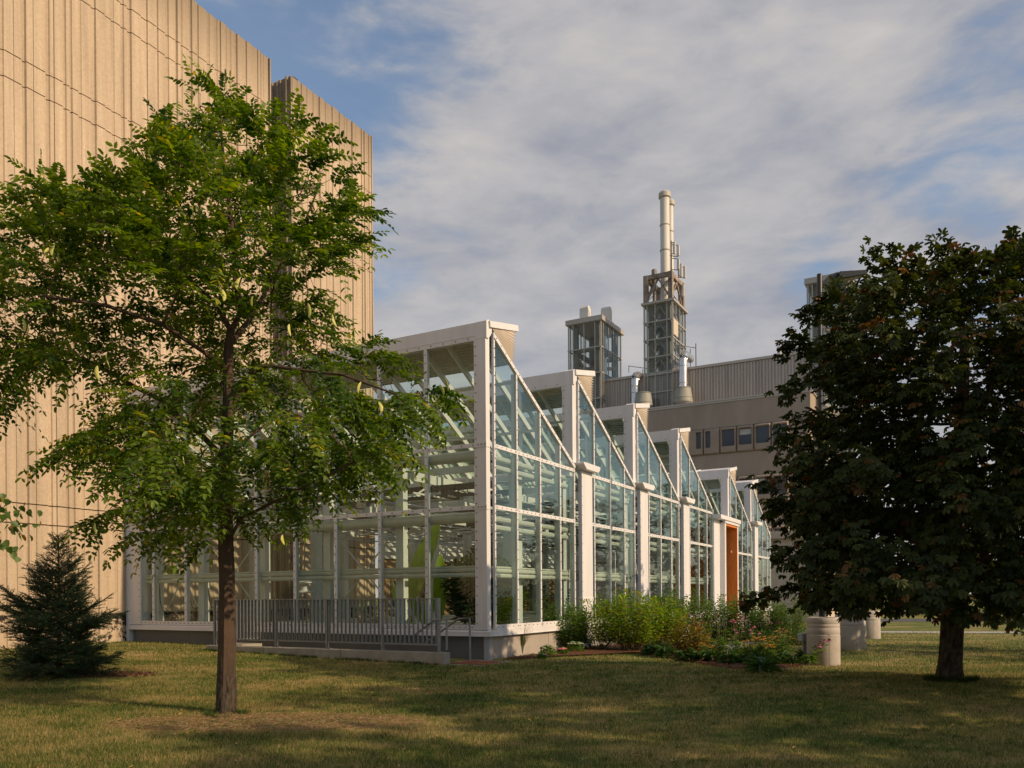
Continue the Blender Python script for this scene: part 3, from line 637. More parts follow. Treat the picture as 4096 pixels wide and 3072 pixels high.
tC, _ = tower(-1.2, 2.0, 54.8, 58.5, 0, 27.4, [-1.15, -.4, .7, 1.6, 1.95], 12, [54.85, 56, 57.2, 58.4], 'glazed stair tower behind the street lamp and chestnut tree')
b = MB()
for i in range(7): b.bar((55.4, -.7, 2+3.4*i), (57.8, 1.4, 3.8+3.4*i), .9, .25)
b.box(55.1, 58.2, -.9, 1.7, 26.2, 26.9)
b.build('stair_flight', mat('stair_tan', (.36, .29, .22), .8), tC)

# =================================================================== GROUND
def lawnmat():
    m = bpy.data.materials.new('lawn'); m.use_nodes = True; nt = m.node_tree; N = nt.nodes.new; K = nt.links.new
    p = nt.nodes['Principled BSDF']; p.inputs['Roughness'].default_value = .8; p.inputs['Specular IOR Level'].default_value = .15
    g = N('ShaderNodeNewGeometry'); mp = N('ShaderNodeMapping'); mp.inputs['Scale'].default_value = (.7, 1.15, 0); K(g.outputs['Position'], mp.inputs[0])
    def noise(sc, det, ro=.6):
        n = N('ShaderNodeTexNoise'); n.inputs['Scale'].default_value = sc; n.inputs['Detail'].default_value = det; n.inputs['Roughness'].default_value = ro; K(mp.outputs[0], n.inputs['Vector']); return n.outputs[0]
    def M(op, a, b):
        q = N('ShaderNodeMath'); q.operation = op
        for i, s in enumerate((a, b)):
            if isinstance(s, (int, float)): q.inputs[i].default_value = s
            else: K(s, q.inputs[i])
        return q.outputs[0]
    a = N('ShaderNodeAttribute'); a.attribute_name = 'tint'
    s = M('ADD', M('MULTIPLY', noise(.6, 6, .65), .62), M('MULTIPLY', noise(3.4, 5, .75), .36))
    s = M('SUBTRACT', M('ADD', s, M('MULTIPLY', a.outputs['Fac'], .34)), .09)
    cr = N('ShaderNodeValToRGB'); K(s, cr.inputs[0]); e = cr.color_ramp.elements
    e[0].position = .33; e[0].color = (.036, .074, .016, 1); e[1].position = .80; e[1].color = (.50, .36, .19, 1)
    x = e.new(.47); x.color = (.088, .140, .026, 1); x = e.new(.57); x.color = (.24, .215, .064, 1); x = e.new(.66); x.color = (.42, .31, .135, 1)
    K(cr.outputs[0], p.inputs['Base Color'])
    t = N('ShaderNodeBsdfTranslucent'); K(cr.outputs[0], t.inputs[0]); mx = N('ShaderNodeMixShader'); mx.inputs[0].default_value = .25; K(p.outputs[0], mx.inputs[1]); K(t.outputs[0], mx.inputs[2])
    K(mx.outputs[0], nt.nodes['Material Output'].inputs[0]); return m
MLAWN = lawnmat()
xs = np.concatenate([[-900, -400, -150, -80, -50, -35], np.arange(-26, 30, .4), [34, 45, 60, 90, 150, 400, 900]])
ys = np.concatenate([[-60, -30, -12, -4, 0], np.arange(3, 32, .4), [34, 38, 45, 60, 80, 120, 200, 500, 1500]])
GX, GY = np.meshgrid(xs, ys); gzv = np.vectorize(gz); GZ = gzv(GX, GY)+np.where((GY > 3) & (GY < 31), nr.normal(0, .006, GX.shape), 0)
nx, ny = len(xs), len(ys); V = np.stack([GX, GY, GZ], -1).reshape(-1, 3)
ii = np.arange(nx-1)[None, :]+np.arange(ny-1)[:, None]*nx; Fq = np.stack([ii, ii+1, ii+1+nx, ii+nx], -1).reshape(-1, 4)
tag(npmesh('ground', V, Fq, 4, MLAWN, tint=np.full(len(V), .42), smooth=True), kind='structure')
BED = [G(*p) for p in [(1990, 2642), (2120, 2636), (2220, 2618), (2330, 2602), (2480, 2606), (2640, 2630), (2780, 2655), (2920, 2676), (3060, 2684), (3215, 2668), (3250, 2640), (3120, 2612), (2960, 2606), (2700, 2560), (2400, 2545)]]
BED = [(p.x, p.y) for p in BED]
e0 = W(7.6, -.12); e1 = W(.35, -.12); BED += [(e0.x, e0.y), (e1.x, e1.y)]
DISC = G(1010, 2895)                               # bare straw ring round the tree
def inbed(x, y, poly=None):
    poly = poly or BED; c = np.zeros(np.shape(x), bool); n = len(poly)
    for i in range(n):
        (xa, ya), (xb, yb) = poly[i], poly[(i+1) % n]
        c ^= ((ya > y) != (yb > y)) & (x < (xb-xa)*(y-ya)/((yb-ya) or 1e-9)+xa)
    return c
# grass blades
def blades():
    out = []
    for (y0, y1, n, h, wd) in ((7., 10, 165000, .045, .0045), (10, 13.5, 150000, .045, .0055), (13.5, 18, 135000, .048, .007), (18, 27, 95000, .05, .012), (27, 34, 16000, .06, .018)):
        y = nr.uniform(y0, y1, n); x = nr.uniform(-.82, .88, n)*y
        out.append(np.stack([x, y, h*nr.uniform(.5, 1.35, n), np.full(n, wd)], 1))
    B = np.concatenate(out); x, y, h, wd = B.T
    u = (x-C0.x)*UR.x+(y-C0.y)*UR.y; v = (x-C0.x)*VL.x+(y-C0.y)*VL.y
    keep = ~((u > -1.38) & (v > -.1) & (v < 7.4)) & ~((u > .0) & (v > -.15)) & ~(v > LV-.03) & ~inbed(x, y)
    st = np.exp(-(((x-DISC.x-.2)/2.0)**2+((y-DISC.y)/.75)**2)**3)          # straw disc
    h = h*(1-.45*st); keep &= ~((st > .5) & (nr.random(len(x)) < .3))
    x, y, h, wd, st = x[keep], y[keep], h[keep], wd[keep], st[keep]; n = len(x)
    z = gzv(x, y); a = nr.uniform(0, 2*np.pi, n); ln = nr.uniform(.1, .9, n)+st*.9
    dx, dy = np.cos(a), np.sin(a); f = nr.uniform(-.6, .6, n)
    P = np.stack([x, y, z-.004], 1); S = np.stack([np.cos(f)*wd, np.sin(f)*wd, 0*x], 1)
    T = P+np.stack([dx*h*ln, dy*h*ln, h], 1)
    V = np.stack([P-S/2, P+S/2, T], 1).reshape(-1, 3); t = np.clip(nr.normal(.32, .44, n)+st*.9, -.6, 1.9)
    # taller tufts and weeds: along the curb, round the trunks, scattered
    cs = [(x0, y0, .05, .35) for x0, y0 in zip(nr.uniform(-6, 7, 260), nr.uniform(7.4, 17, 260))]
    for q in range(90): c = W(-1.60, .3+7.1*nr.random()); cs.append((c.x, c.y, .07, .2))
    for q in range(60): a = nr.uniform(0, 6.28); c = G(3797, 2722); cs.append((c.x+.35*math.cos(a), c.y+.35*math.sin(a), .10, .1))
    for q in range(26): a = nr.uniform(0, 6.28); c = G(905, 2862); cs.append((c.x+.2*math.cos(a)*1.2, c.y+.2*math.sin(a), .07, .0))
    cs = np.array(cs); k = 38; C_ = np.repeat(cs, k, 0); m_ = len(C_); a = nr.uniform(0, 6.28, m_); q = nr.random(m_)*.055
    P = np.stack([C_[:, 0]+q*np.cos(a), C_[:, 1]+q*np.sin(a), gzv(C_[:, 0], C_[:, 1])-.004], 1); hh = C_[:, 2]*nr.uniform(.5, 1.3, m_); S = np.stack([-np.sin(a), np.cos(a), 0*a], 1)*.0035
    T = P+np.stack([np.cos(a)*hh*.8, np.sin(a)*hh*.8, hh], 1); V2 = np.stack([P-S, P+S, T], 1).reshape(-1, 3)
    t = np.concatenate([t, np.repeat(C_[:, 3][:1*m_], 1)-.25+nr.normal(0, .15, m_)]); V = np.concatenate([V, V2]); n = n+m_
    return V, np.arange(3*n).reshape(-1, 3), np.repeat(t, 3)
Vb, Fb, tb = blades()
tag(npmesh('grass', Vb, Fb, 3, MLAWN, tint=tb), 'short dry lawn grass in green and straw patches across the foreground', 'grass', kind='stuff')
# loose straw lying on the bare ring
n = 5200; a = nr.uniform(0, 2*np.pi, n); rr_ = nr.random(n)**.5; x = DISC.x+.15+2.0*rr_*np.cos(a)+nr.normal(0, .07, n); y = DISC.y+.72*rr_*np.sin(a)+nr.normal(0, .05, n)
al = nr.uniform(0, np.pi, n); ln = nr.uniform(.05, .13, n); P = np.stack([x, y, gzv(x, y)+nr.uniform(.004, .035, n)], 1); D = np.stack([np.cos(al), np.sin(al), nr.normal(0, .15, n)], 1)
V, Fc = leaves(P, D, np.tile([0, 0, 1.], (n, 1)), ln, .005, fold=0, curl=.1)
tag(npmesh('straw', V, Fc, 4, leafmat('straw', (.32, .20, .12), (.72, .50, .32), None, .1), tint=np.repeat(nr.random(n), 6)), 'dead straw coloured grass ring round the foot of the leafy tree', 'straw', kind='stuff')
# mulch beds
MMUL = mat('mulch', (.13, .062, .035), .95, .1, var=.5, vscale=14, bump=.9, bscale=30, vec='Pos')
def mulch(poly, name_label, zup=.05, n=5000):
    cx = sum(p[0] for p in poly)/len(poly); cy = sum(p[1] for p in poly)/len(poly)
    mb = MB(); vs = [(cx, cy, gz(cx, cy)+zup*1.3)]
    for (x, y) in poly: vs.append((cx+(x-cx)*.93, cy+(y-cy)*.93, gz(x, y)+zup)); 
    for (x, y) in poly: vs.append((x, y, gz(x, y)-.01))
    k = len(poly); mb.add(vs, [(0, i+1, (i+1) % k+1) for i in range(k)]+[(i+1, k+i+1, k+(i+1) % k+1, (i+1) % k+1) for i in range(k)])
    o = tag(mb.build('mulch', MMUL), name_label, 'mulch', kind='stuff')
    xa = np.array([p[0] for p in poly]); ya = np.array([p[1] for p in poly])
    x = nr.uniform(xa.min(), xa.max(), n*3); y = nr.uniform(ya.min(), ya.max(), n*3); q = inbed(x, y, poly); x, y = x[q][:n], y[q][:n]; m_ = len(x)
    al = nr.uniform(0, 6.3, m_); P = np.stack([x, y, gzv(x, y)+zup+nr.uniform(-.01, .02, m_)], 1); D = np.stack([np.cos(al), np.sin(al), nr.normal(0, .25, m_)], 1)
    V, Fc = leaves(P, D, nrm(np.stack([nr.normal(0, .3, m_), nr.normal(0, .3, m_), np.ones(m_)], 1)), nr.uniform(.03, .08, m_), .018, fold=.1)
    c = npmesh('bark_chip', V, Fc, 4, leafmat('bark_chip_'+str(n), (.07, .03, .018), (.27, .13, .075), None, 0), o, tint=np.repeat(nr.random(m_), 6)); tag(c, kind='stuff')
mulch(BED, 'reddish bark mulch under the flower bed beside the greenhouse', .05, 14000)
sp_ = G(400, 2702); mulch([(sp_.x+1.05*math.cos(a)*(1+.1*math.sin(3*a)), sp_.y+.33*math.sin(a)) for a in [i*.42 for i in range(15)]], 'small heap of bark mulch beside the dark spruce', .03, 1500)
# gravel path between the beds, paths and road to the right
MGRAV = mat('gravel', (.30, .28, .26), .95, .1, var=.35, vscale=60, bump=.6, bscale=80, vec='Pos')
def strip(name, pts, wd, m, z=.012, th=None):
    mb = MB(); vs = []; pts = [Vector(p) for p in pts]
    for i, p in enumerate(pts):
        d = (pts[min(i+1, len(pts)-1)]-pts[max(i-1, 0)]); d.z = 0; d.normalize(); s = Vector((-d.y, d.x, 0))*wd/2
        vs += [p+s+Vector((0, 0, z)), p-s+Vector((0, 0, z))]
    mb.add(vs, [(2*i, 2*i+1, 2*i+3, 2*i+2) for i in range(len(pts)-1)]); return tag(mb.build(name, m), kind='structure')
strip('gravel_path', [W(3, -3.2, .03), W(8, -3.3, .03), W(14, -3.4, .03), W(20, -3.5, .03), W(30, -4, .03)], 1.0, MGRAV, .02)
MPATH = mat('path_concrete', (.42, .40, .38), .9, .15, var=.12, vscale=2, vec='Pos')
strip('path', [(9, 36, 0), (18, 33.5, 0), (30, 31, 0), (60, 27, 0)], 1.5, MPATH)
strip('path', [(16, 24.5, 0), (24, 27.5, 0), (40, 31, 0)], 1.0, MPATH, .016)
strip('road', [(-5, 58, 0), (20, 50, 0), (50, 43, 0), (120, 30, 0)], 6.0, mat('asphalt', (.10, .10, .105), .9, .2, var=.2, vec='Pos'), .008)

# =================================================================== CURB, RAILING, STEPS at the shaded end
cb = MB(); cb.box(-1.55, -1.30, .42, 7.39, -.1, .42); cb.box(-1.55, -1.30, .20, .42, -.2, .42)
c_ = tag(cb.build('curb', MCONC, None, bevel=.012), 'low weathered concrete curb carrying the grey metal railing', 'curb'); c_.location = W(0, 0); c_.rotation_euler = (0, 0, UA)
for v in (3.0, 5.4): MB().box(-1.553, -1.296, v, v+.015, -.1, .423).build('joint', mat('joint_dark', (.1, .09, .08), .9) if v < 4 else bpy.data.materials['joint_dark'], c_)
MB().box(-1.30, -.62, 6.4, 7.2, .0, .44).build('end_curb', MCONC, c_, bevel=.01)
MB().box(-1.30, -.02, -.6, .5, .05, .165).build('landing', mat('landing', (.45, .43, .40), .9, var=.15), c_)
MB().box(-1.2, -.3, -.55, .3, .165, .18).build('grate_mat', MRED, c_)
rl = empty('railing', W(0, 0), UA, 'grey galvanised metal railing with flat vertical bars on the concrete curb', 'railing')
zt, zb = 1.57, .56
MB().box(-1.46, -1.39, 0.42, 7.2, zt-.02, zt).build('top_rail', MSTEEL, rl)
MB().box(-1.445, -1.405, 0.42, 7.2, zb, zb+.035).build('bottom_rail', MSTEEL, rl)
k = 0; v = .47
while v < 7.2 and k < 98:
    MB().box(-1.455, -1.395, v-.005, v+.005, zb+.035, zt-.02).build('bar', MSTEEL, rl); v += .118; k += 1
for v in (.40, 1.9, 3.5, 5.1, 6.5, 7.2):
    MB().box(-1.46, -1.39, v-.02, v+.02, .42, zt+.004).box(-1.50, -1.35, v-.07, v+.07, .42, .432).build('post', MSTEEL, rl)
r2 = empty('railing', W(0, 0), UA, 'short return length of grey railing behind the tree trunk, square to the long railing', 'railing')
MB().box(-1.38, -.55, 6.52, 6.58, zt-.02, zt).box(-1.38, -.55, 6.53, 6.57, zb, zb+.03).build('rail', MSTEEL, r2)
for i in range(8): MB().box(-1.33+.11*i-.006, -1.33+.11*i+.006, 6.52, 6.58, zb+.03, zt-.02).build('bar', MSTEEL, r2)
def handrail(p, lab):
    h = empty('handrail', p[3][:2]+(0,), 0, lab, 'handrail', 'pipe handrails of the steps')
    MB().tube([Vector(q)-Vector((p[3][0], p[3][1], 0)) for q in p], .022, 8).build('pipe', MSTEEL, h, True)
def at3(px, py, Y): q = at(px, py, Y); return (q.x, q.y, q.z)
handrail([at3(1700, 2574, 18.9), at3(1832, 2476, 17.75), at3(1879, 2472, 17.45), at3(1881, 2645, 17.45)], 'pipe handrail of the steps, the one nearer the white corner post')
handrail([at3(1660, 2540, 18.2), at3(1738, 2480, 17.4), at3(1786, 2479, 17.05), at3(1787, 2600, 17.05)], 'pipe handrail of the steps, right behind the end of the railing')

# =================================================================== CONCRETE DRUMS and small box
MDRUM = mat('drum_concrete', (.44, .40, .37), .85, .2, var=.18, vscale=4, bump=.3, bscale=60)
def drum(p, r, h, lab, seed):
    d = empty('concrete_drum', p, 0, lab, 'concrete drum', 'round concrete drums on the lawn')
    MB().lathe((0, 0, -.03), [(r*.97, 0), (r, .02), (r, h*.66), (r*.975, h*.67), (r*.975, h*.69), (r*.99, h*.70), (r*.985, h*.80), (r*.965, h*.81), (r*.965, h*.825), (r*.985, h*.835), (r*.985, h*.875), (r*.965, h*.885), (r*.965, h*.9), (r*.985, h*.91), (r*.97, h+.0), (r*.93, h+.03), (r*.80, h+.03), (r*.78, h-.05), (r*.78, h-.3)], 48).build('body', MDRUM, d, True)
    MB().box(-.004, .004, -r-.003, -r+.02, .0, h*.66).build('mould_seam', MCONC, d)
drum(G(3294, 2660), .355, 1.07, 'cream concrete drum with ring grooves, nearest the flowers', 1)
drum(G(3402, 2598), .42, 1.05, 'grey concrete drum just right of and behind the cream one', 2)
drum(G(3474, 2554), .40, 1.0, 'small far concrete drum, the farthest of the three', 3)
p = G(3218, 2655); e_ = empty('meter_post', p, R_(25), 'small grey meter box on a thin post left of the cream drum', 'meter box')
MB().box(-.03, .03, -.03, .03, -.02, .62).build('post', MSTEEL, e_); MB().box(-.13, .10, -.07, .07, .52, .70).build('box', mat('box_grey', (.36, .38, .38), .5), e_, bevel=.01)

# =================================================================== STREET LAMPS
MBLK = mat('black_metal', (.012, .013, .016), .35, .5)
def lamp(p, h, lab, r=.062, arm=1.25):
    l = empty('street_lamp', p, 0, lab, 'street lamp', 'black street lamps')
    MB().tube([(0, 0, 0), (0, 0, h*.93)], [r*1.25, r], 14).tube([(0, 0, h*.93), (0, 0, h)], [r*1.12, r*1.12], 14).tube([(0, 0, 0), (0, 0, .25)], [r*2, r*1.9], 14).build('pole', MBLK, l, True)
    MB().bar((r, 0, h-.32), (.28, 0, h-.12), .07, .16).bar((.26, 0, h-.10), (.5, 0, h-.02), .09, .14).build('arm', MBLK, l)
    hd = MB().prism([(.46, h-.10), (.56, h-.17), (arm-.1, h-.07), (arm, h), (arm-.02, h+.06), (.48, h+.02)], -.16, .16).build('lamp_head', MBLK, l, bevel=.015)
    MB().add([(.60, -.12, h-.172), (arm-.14, -.12, h-.077), (arm-.14, .12, h-.077), (.60, .12, h-.172)], [(0, 1, 2, 3)]).build('lens', mat('lens', (.25, .22, .19), .3) if 'lens' not in bpy.data.materials else bpy.data.materials['lens'], hd)
pL = at(3278, 1097, 22); lamp((pL.x, 22, 0), pL.z, 'black street lamp standing in front of the far tower, its head touching the chestnut')
pL = at(3398, 1500, 32); lamp((pL.x, 32, 0), pL.z, 'farther black street lamp mostly hidden by chestnut leaves')

# =================================================================== TREES
MBARK = mat('brown_bark', (.10, .072, .05), .9, .15, var=.45, vscale=9, bump=1., bscale=22, stretch=(1.6, 1.6, .25))
MTWIG = mat('twig_bark', (.085, .055, .038), .85, .2, var=.3)
def colonize(seeds, parents, att, step=.2, infl=1.2, kill=.34, maxn=5000, iters=120, grav=-.02, jit=.12):
    P = [np.array(s, float) for s in seeds]; par = list(parents); A = np.array(att, float); alive = np.ones(len(A), bool)
    near = np.full(len(A), 1e9); who = np.zeros(len(A), int); new = list(range(len(P)))
    for it in range(iters):
        if not alive.any() or len(P) > maxn: break
        NP = np.array([P[i] for i in new]); d = np.linalg.norm(A[:, None, :]-NP[None], axis=2); j = d.argmin(1); dm = d[np.arange(len(A)), j]
        b_ = dm < near; near[b_] = dm[b_]; who[b_] = np.array(new)[j[b_]]
        alive &= near > kill
        act = alive & (near < infl if it > 3 else near < infl*3)
        if not act.any():
            act = alive & (near < near[alive].min()*1.3) if alive.any() else act
            if not act.any(): break
        new = []; PA = np.array(P)
        for w_ in np.unique(who[act]):
            q = act & (who == w_); d_ = nrm(A[q]-PA[w_]).mean(0); d_ = nrm(d_+nr.normal(0, jit, 3)+np.array([0, 0, grav])); pn = PA[w_]+d_*step
            P.append(pn); par.append(int(w_)); new.append(len(P)-1)
        if not new: break
    return np.array(P), np.array(par)
def skeleton_radii(P, par, rt, e=2.3, r0=.006):
    n = len(P); a = np.zeros(n); ch = np.zeros(n, int)
    for i in range(n-1, 0, -1):
        if ch[i] == 0: a[i] = r0**e
        if par[i] >= 0: a[par[i]] += a[i]; ch[par[i]] += 1
    nt_ = max(2, a[0]/r0**e); e2 = math.log(nt_)/math.log(rt/r0); r = r0*(a/r0**e)**(1/e2)
    return np.maximum(r, .003), ch
def limbs(P, par, r, name, m, parent, n=6, rmin=.0, flare=None):
    mb = MB()
    for i in range(1, len(P)):
        if r[i] < rmin: continue
        a, b_ = Vector(P[par[i]]), Vector(P[i]); k = n if r[i] > .03 else (5 if r[i] > .012 else 3)
        ra = min(r[par[i]], r[i]*1.35)
        d = (b_-a)*.06; mb.tube([a-d, b_+d], [ra, r[i]], k, cap=False)
    return mb.build(name, m, parent, True)
from mathutils import noise as mnoise
FL = 1
def bark_trunk(pts, rad, parent, sides=72, dz=.022, amp=.020, kz=3.2, ka=5.5):
    L = [0]
    for a, b_ in zip(pts[:-1], pts[1:]): L.append(L[-1]+(b_-a).length)
    n = int(L[-1]/dz); V = []; T = []
    for i in range(n+1):
        l = L[-1]*i/n; k = max(0, min(len(L)-2, next((q-1 for q in range(1, len(L)) if L[q] >= l-1e-9), len(L)-2))); t = (l-L[k])/(L[k+1]-L[k])
        c = pts[k].lerp(pts[k+1], t); r = rad[k]*(1-t)+rad[k+1]*t
        for j in range(sides):
            a = 2*math.pi*j/sides; q = Vector((math.cos(a)*ka*.5, math.sin(a)*ka*.5, l*kz)); q2 = Vector((math.cos(a)*ka*1.7, math.sin(a)*ka*1.7, l*kz*1.6))
            h = (1-abs(mnoise.noise(q*1.5)))*.6+(1-abs(mnoise.noise(q2*1.6)))**2*.6+.15*mnoise.noise(q2*4)
            rr = r+amp*min(1, r/.09)*(h-.85)*1.6; V.append((c.x+rr*math.cos(a), c.y+rr*math.sin(a), c.z)); T.append(h)
    idx = np.arange(sides); Fq = []
    for i in range(n): Fq.append(np.stack([i*sides+idx, i*sides+(idx+1) % sides, (i+1)*sides+(idx+1) % sides, (i+1)*sides+idx], 1))
    T = np.array(T); T = np.clip((T-.55)/.6, 0, 1)
    return npmesh('trunk', V, np.concatenate(Fq), 4, MBK2, parent, tint=T)
MBK2 = leafmat('furrowed_bark', (.014, .012, .010), (.088, .073, .056), None, 0, .9, .1)
def fronds(P, D, n_pairs, rach, lf, wd, droop=.5):
    """compound leaves: returns leaflet base, dir, normal, length arrays and rachis lines"""
    m_ = len(P); bp, bd, bn, bl, bt = [], [], [], [], []
    D = nrm(D+np.array([0, 0, -.12])); side = nrm(np.cross(D, np.array([0, 0, 1.])+nr.normal(0, .25, (m_, 3)))); up = np.cross(side, D)
    t0 = nr.random(m_)
    for j in range(n_pairs):
        t = (j+.7)/n_pairs; ln = rach*(.75+.5*t0)
        c = P+D*(ln*t)[:, None]+np.array([0, 0, -1.])*(droop*ln*t*t*.6)[:, None]
        dd = nrm(D+np.array([0, 0, -1.])*droop*t)
        for sgn in (-1, 1):
            f = nrm(side*sgn*.95+dd*.42+up*nr.normal(-.12, .22, (m_, 1))+nr.normal(0, .10, (m_, 3)))
            bp.append(c); bd.append(f); bn.append(nrm(up+nr.normal(0, .28, (m_, 3)))); bl.append(lf*(1.0-.35*abs(t-.45))*nr.uniform(.8, 1.15, m_)); bt.append(t0)
    bp.append(P+D*(rach*(.75+.5*t0))[:, None]+np.array([0, 0, -1.])*(droop*rach*.6)); bd.append(nrm(D+np.array([0, 0, -droop]))); bn.append(up); bl.append(np.full(m_, lf)); bt.append(t0)
    return [np.concatenate(q) for q in (bp, bd, bn, bl, bt)]

# ---- the leafy tree with seed pods (left)
Yt = 11.4; TB = G(905, 2862); OUT = [(470, 138), (500, 160), (545, 185), (620, 222), (640, 215), (665, 248), (735, 238), (738, 270), (720, 300), (752, 335), (765, 395), (838, 440), (800, 478), (800, 520), (762, 560), (715, 640), (735, 690), (800, 720), (868, 715), (960, 785), (985, 830), (992, 925), (935, 945), (915, 1010), (860, 1060), (850, 1085), (770, 1090), (705, 1130), (640, 1150), (640, 1215), (610, 1170), (560, 1160), (500, 1150), (430, 1190), (330, 1232), (235, 1210), (150, 1172), (250, 1120), (300, 1060), (220, 1040), (60, 1080), (50, 1040), (120, 960), (210, 900), (250, 800), (110, 800), (0, 900), (-60, 870), (-180, 700), (-150, 520), (-60, 430), (0, 400), (90, 355), (130, 395), (290, 345), (310, 260), (330, 190), (400, 165)]
OP = [(a*1.8517, b_*1.8517) for a, b_ in [(470+(p-470)*.955, 690+(q-690)*.955) for p, q in [(p, q-38 if q > 980 else (q+14 if q < 280 else q)) for p, q in OUT]]]
def samp_crown(poly, n, Yc, xc, depth, ncl, clr=(.42, .42, .2)):
    px = nr.uniform(min(p[0] for p in poly), max(p[0] for p in poly), n*30); py = nr.uniform(min(p[1] for p in poly), max(p[1] for p in poly), n*30)
    q = inbed(px, py, poly); px, py = px[q], py[q]; hw = {}
    cen = []
    for a, b_ in list(zip(px, py))[:ncl]:
        row = [p for p in poly]; x = abs(a-xc)/900.; dd = depth*math.sqrt(max(.06, 1-min(1, x)**2))*math.sqrt(max(.15, 1-((b_-1500)/1450)**2 if b_ < 1500 else 1-((b_-1500)/900)**2))
        Yq = Yc+nr.uniform(-1, 1)*dd; c = at(a, b_, Yq); cen.append((c.x, Yq, c.z))
    cen = np.array(cen); k = nr.integers(0, len(cen), n); pts = cen[k]+nr.normal(0, 1, (n, 3))*np.array(clr)
    rx = np.array([(CX+F*p[0]/p[1], CY-F*(p[2]-H)/p[1]) for p in pts])
    ok = inbed(rx[:, 0], rx[:, 1], poly); return pts[ok]
ct = empty('leafy_tree', TB, 0, 'young pod bearing tree with feathery bright green leaves and slim brown trunk', 'tree')
def pxs(lst, Y=Yt): return [np.array(at(a*1.8517, b_*1.8517, Y+dy)) for a, b_, dy in lst]
trunk = pxs([(489, 1545, 0), (490, 1400, 0), (491, 1280, 0), (488, 1180, 0), (487, 1090, 0), (489, 1000, 0), (491, 930, 0), (494, 860, 0), (493, 800, 0), (494, 745, 0), (499, 715, 0)])
seeds = list(trunk); par = [-1]+list(range(len(trunk)-1))
def limb(idx, lst):
    prev = idx
    for p_ in pxs(lst): seeds.append(p_); par.append(prev); prev = len(seeds)-1
    return prev
limb(10, [(485, 690, 0), (472, 660, .1), (430, 625, .2), (390, 585, .3), (330, 545, .3), (280, 515, .4)])
a_ = limb(10, [(512, 690, 0), (522, 665, 0), (510, 620, -.1), (505, 560, -.1), (500, 480, 0), (490, 400, 0), (480, 310, 0), (475, 230, 0)])
limb(7, [(505, 870, 0), (520, 845, 0), (545, 805, -.2), (575, 790, -.4), (650, 800, -.8), (740, 810, -1.1), (850, 850, -1.2)])
limb(5, [(470, 975, 0), (430, 935, .2), (390, 905, .4), (350, 865, .6), (290, 835, .7), (230, 800, .8), (150, 770, .9)])
limb(5, [(505, 980, 0), (530, 950, .3), (570, 920, .6), (620, 890, .9)]); limb(3, [(520, 1120, -.3), (580, 1090, -.7), (660, 1050, -1.0), (760, 1000, -1.3)])
limb(4, [(450, 1080, -.4), (380, 1090, -.8), (300, 1130, -1.1)]); limb(9, [(540, 690, .4), (590, 600, .7), (650, 500, .8), (690, 400, .7)])
limb(8, [(440, 760, -.5), (350, 700, -.9), (230, 660, -1.2), (100, 640, -1.3)])
att = samp_crown(OP, 5200, Yt, 905, 2.2, 175, (.26, .26, .11))
P, par = colonize(seeds, par, att, step=.17, infl=1.3, kill=.26, maxn=6500, jit=.18)
r, ch = skeleton_radii(P, par, .10, 2., .0035); r[:11] = np.maximum(r[:11], np.linspace(.125, .055, 11)); r[0] = .15
base = np.array(TB); PL = P-base
limbs(PL, par, r, 'branch', MTWIG, ct)
tp = [Vector(q) for q in PL[:11]]; tp[0].z = -.1; bark_trunk(tp, [.15, .102, .094, .090, .086, .082, .076, .068, .060, .052, .04], ct)
tips = np.where((r < .0062) & (np.arange(len(P)) > 60))[0]; print('TREE', len(P), len(tips), len(att))
D0 = P[tips]-P[par[tips]]; rep = nr.choice(len(tips), 4200, replace=True) if len(tips) else []
cen3 = np.array([TB.x, TB.y, 4.5])
Dp = nrm(D0[rep])*.5+nr.normal(0, .45, (len(rep), 3))*np.array([1, 1, .5])+nrm(P[tips[rep]]-cen3)*.5
bp, bd, bn, bl, bt = fronds(P[tips[rep]]-base, Dp, 7, .45, .096, .026)
V, Fc = leaves(bp, bd, bn, bl, bl*.46, fold=.12, curl=.12)
MCT = leafmat('leaf_bright', (.016, .055, .005), (.145, .225, .018), (.42, .34, .03), .48)
npmesh('foliage', V, Fc, 4, MCT, ct, tint=np.repeat(np.clip(bt*.9+nr.normal(0, .06, len(bt)), 0, 1), 6))
rd = nrm(nrm(Dp+np.array([0, 0, -.12]))+np.array([0, 0, -.16])); RV, RF = leaves(P[tips[rep]]-base, rd, nr.normal(0, 1, rd.shape), .30*(.75+.5*nr.random(len(rep))), .006, fold=0, curl=0)
npmesh('leaf_stalk', RV, RF, 4, MTWIG, ct)
MPOD = mat('seed_pod', (.48, .46, .13), .5, .3, var=.2)
pods = [(105, 535), (117, 530), (125, 545), (50, 690), (62, 700), (497, 600), (518, 600), (375, 1000), (395, 985), (310, 1070), (205, 1130), (610, 1155), (625, 700), (665, 655), (718, 680), (780, 825), (818, 868), (845, 885), (960, 815), (950, 830), (572, 318), (545, 640), (210, 790), (228, 765), (480, 625), (640, 300), (652, 290)]
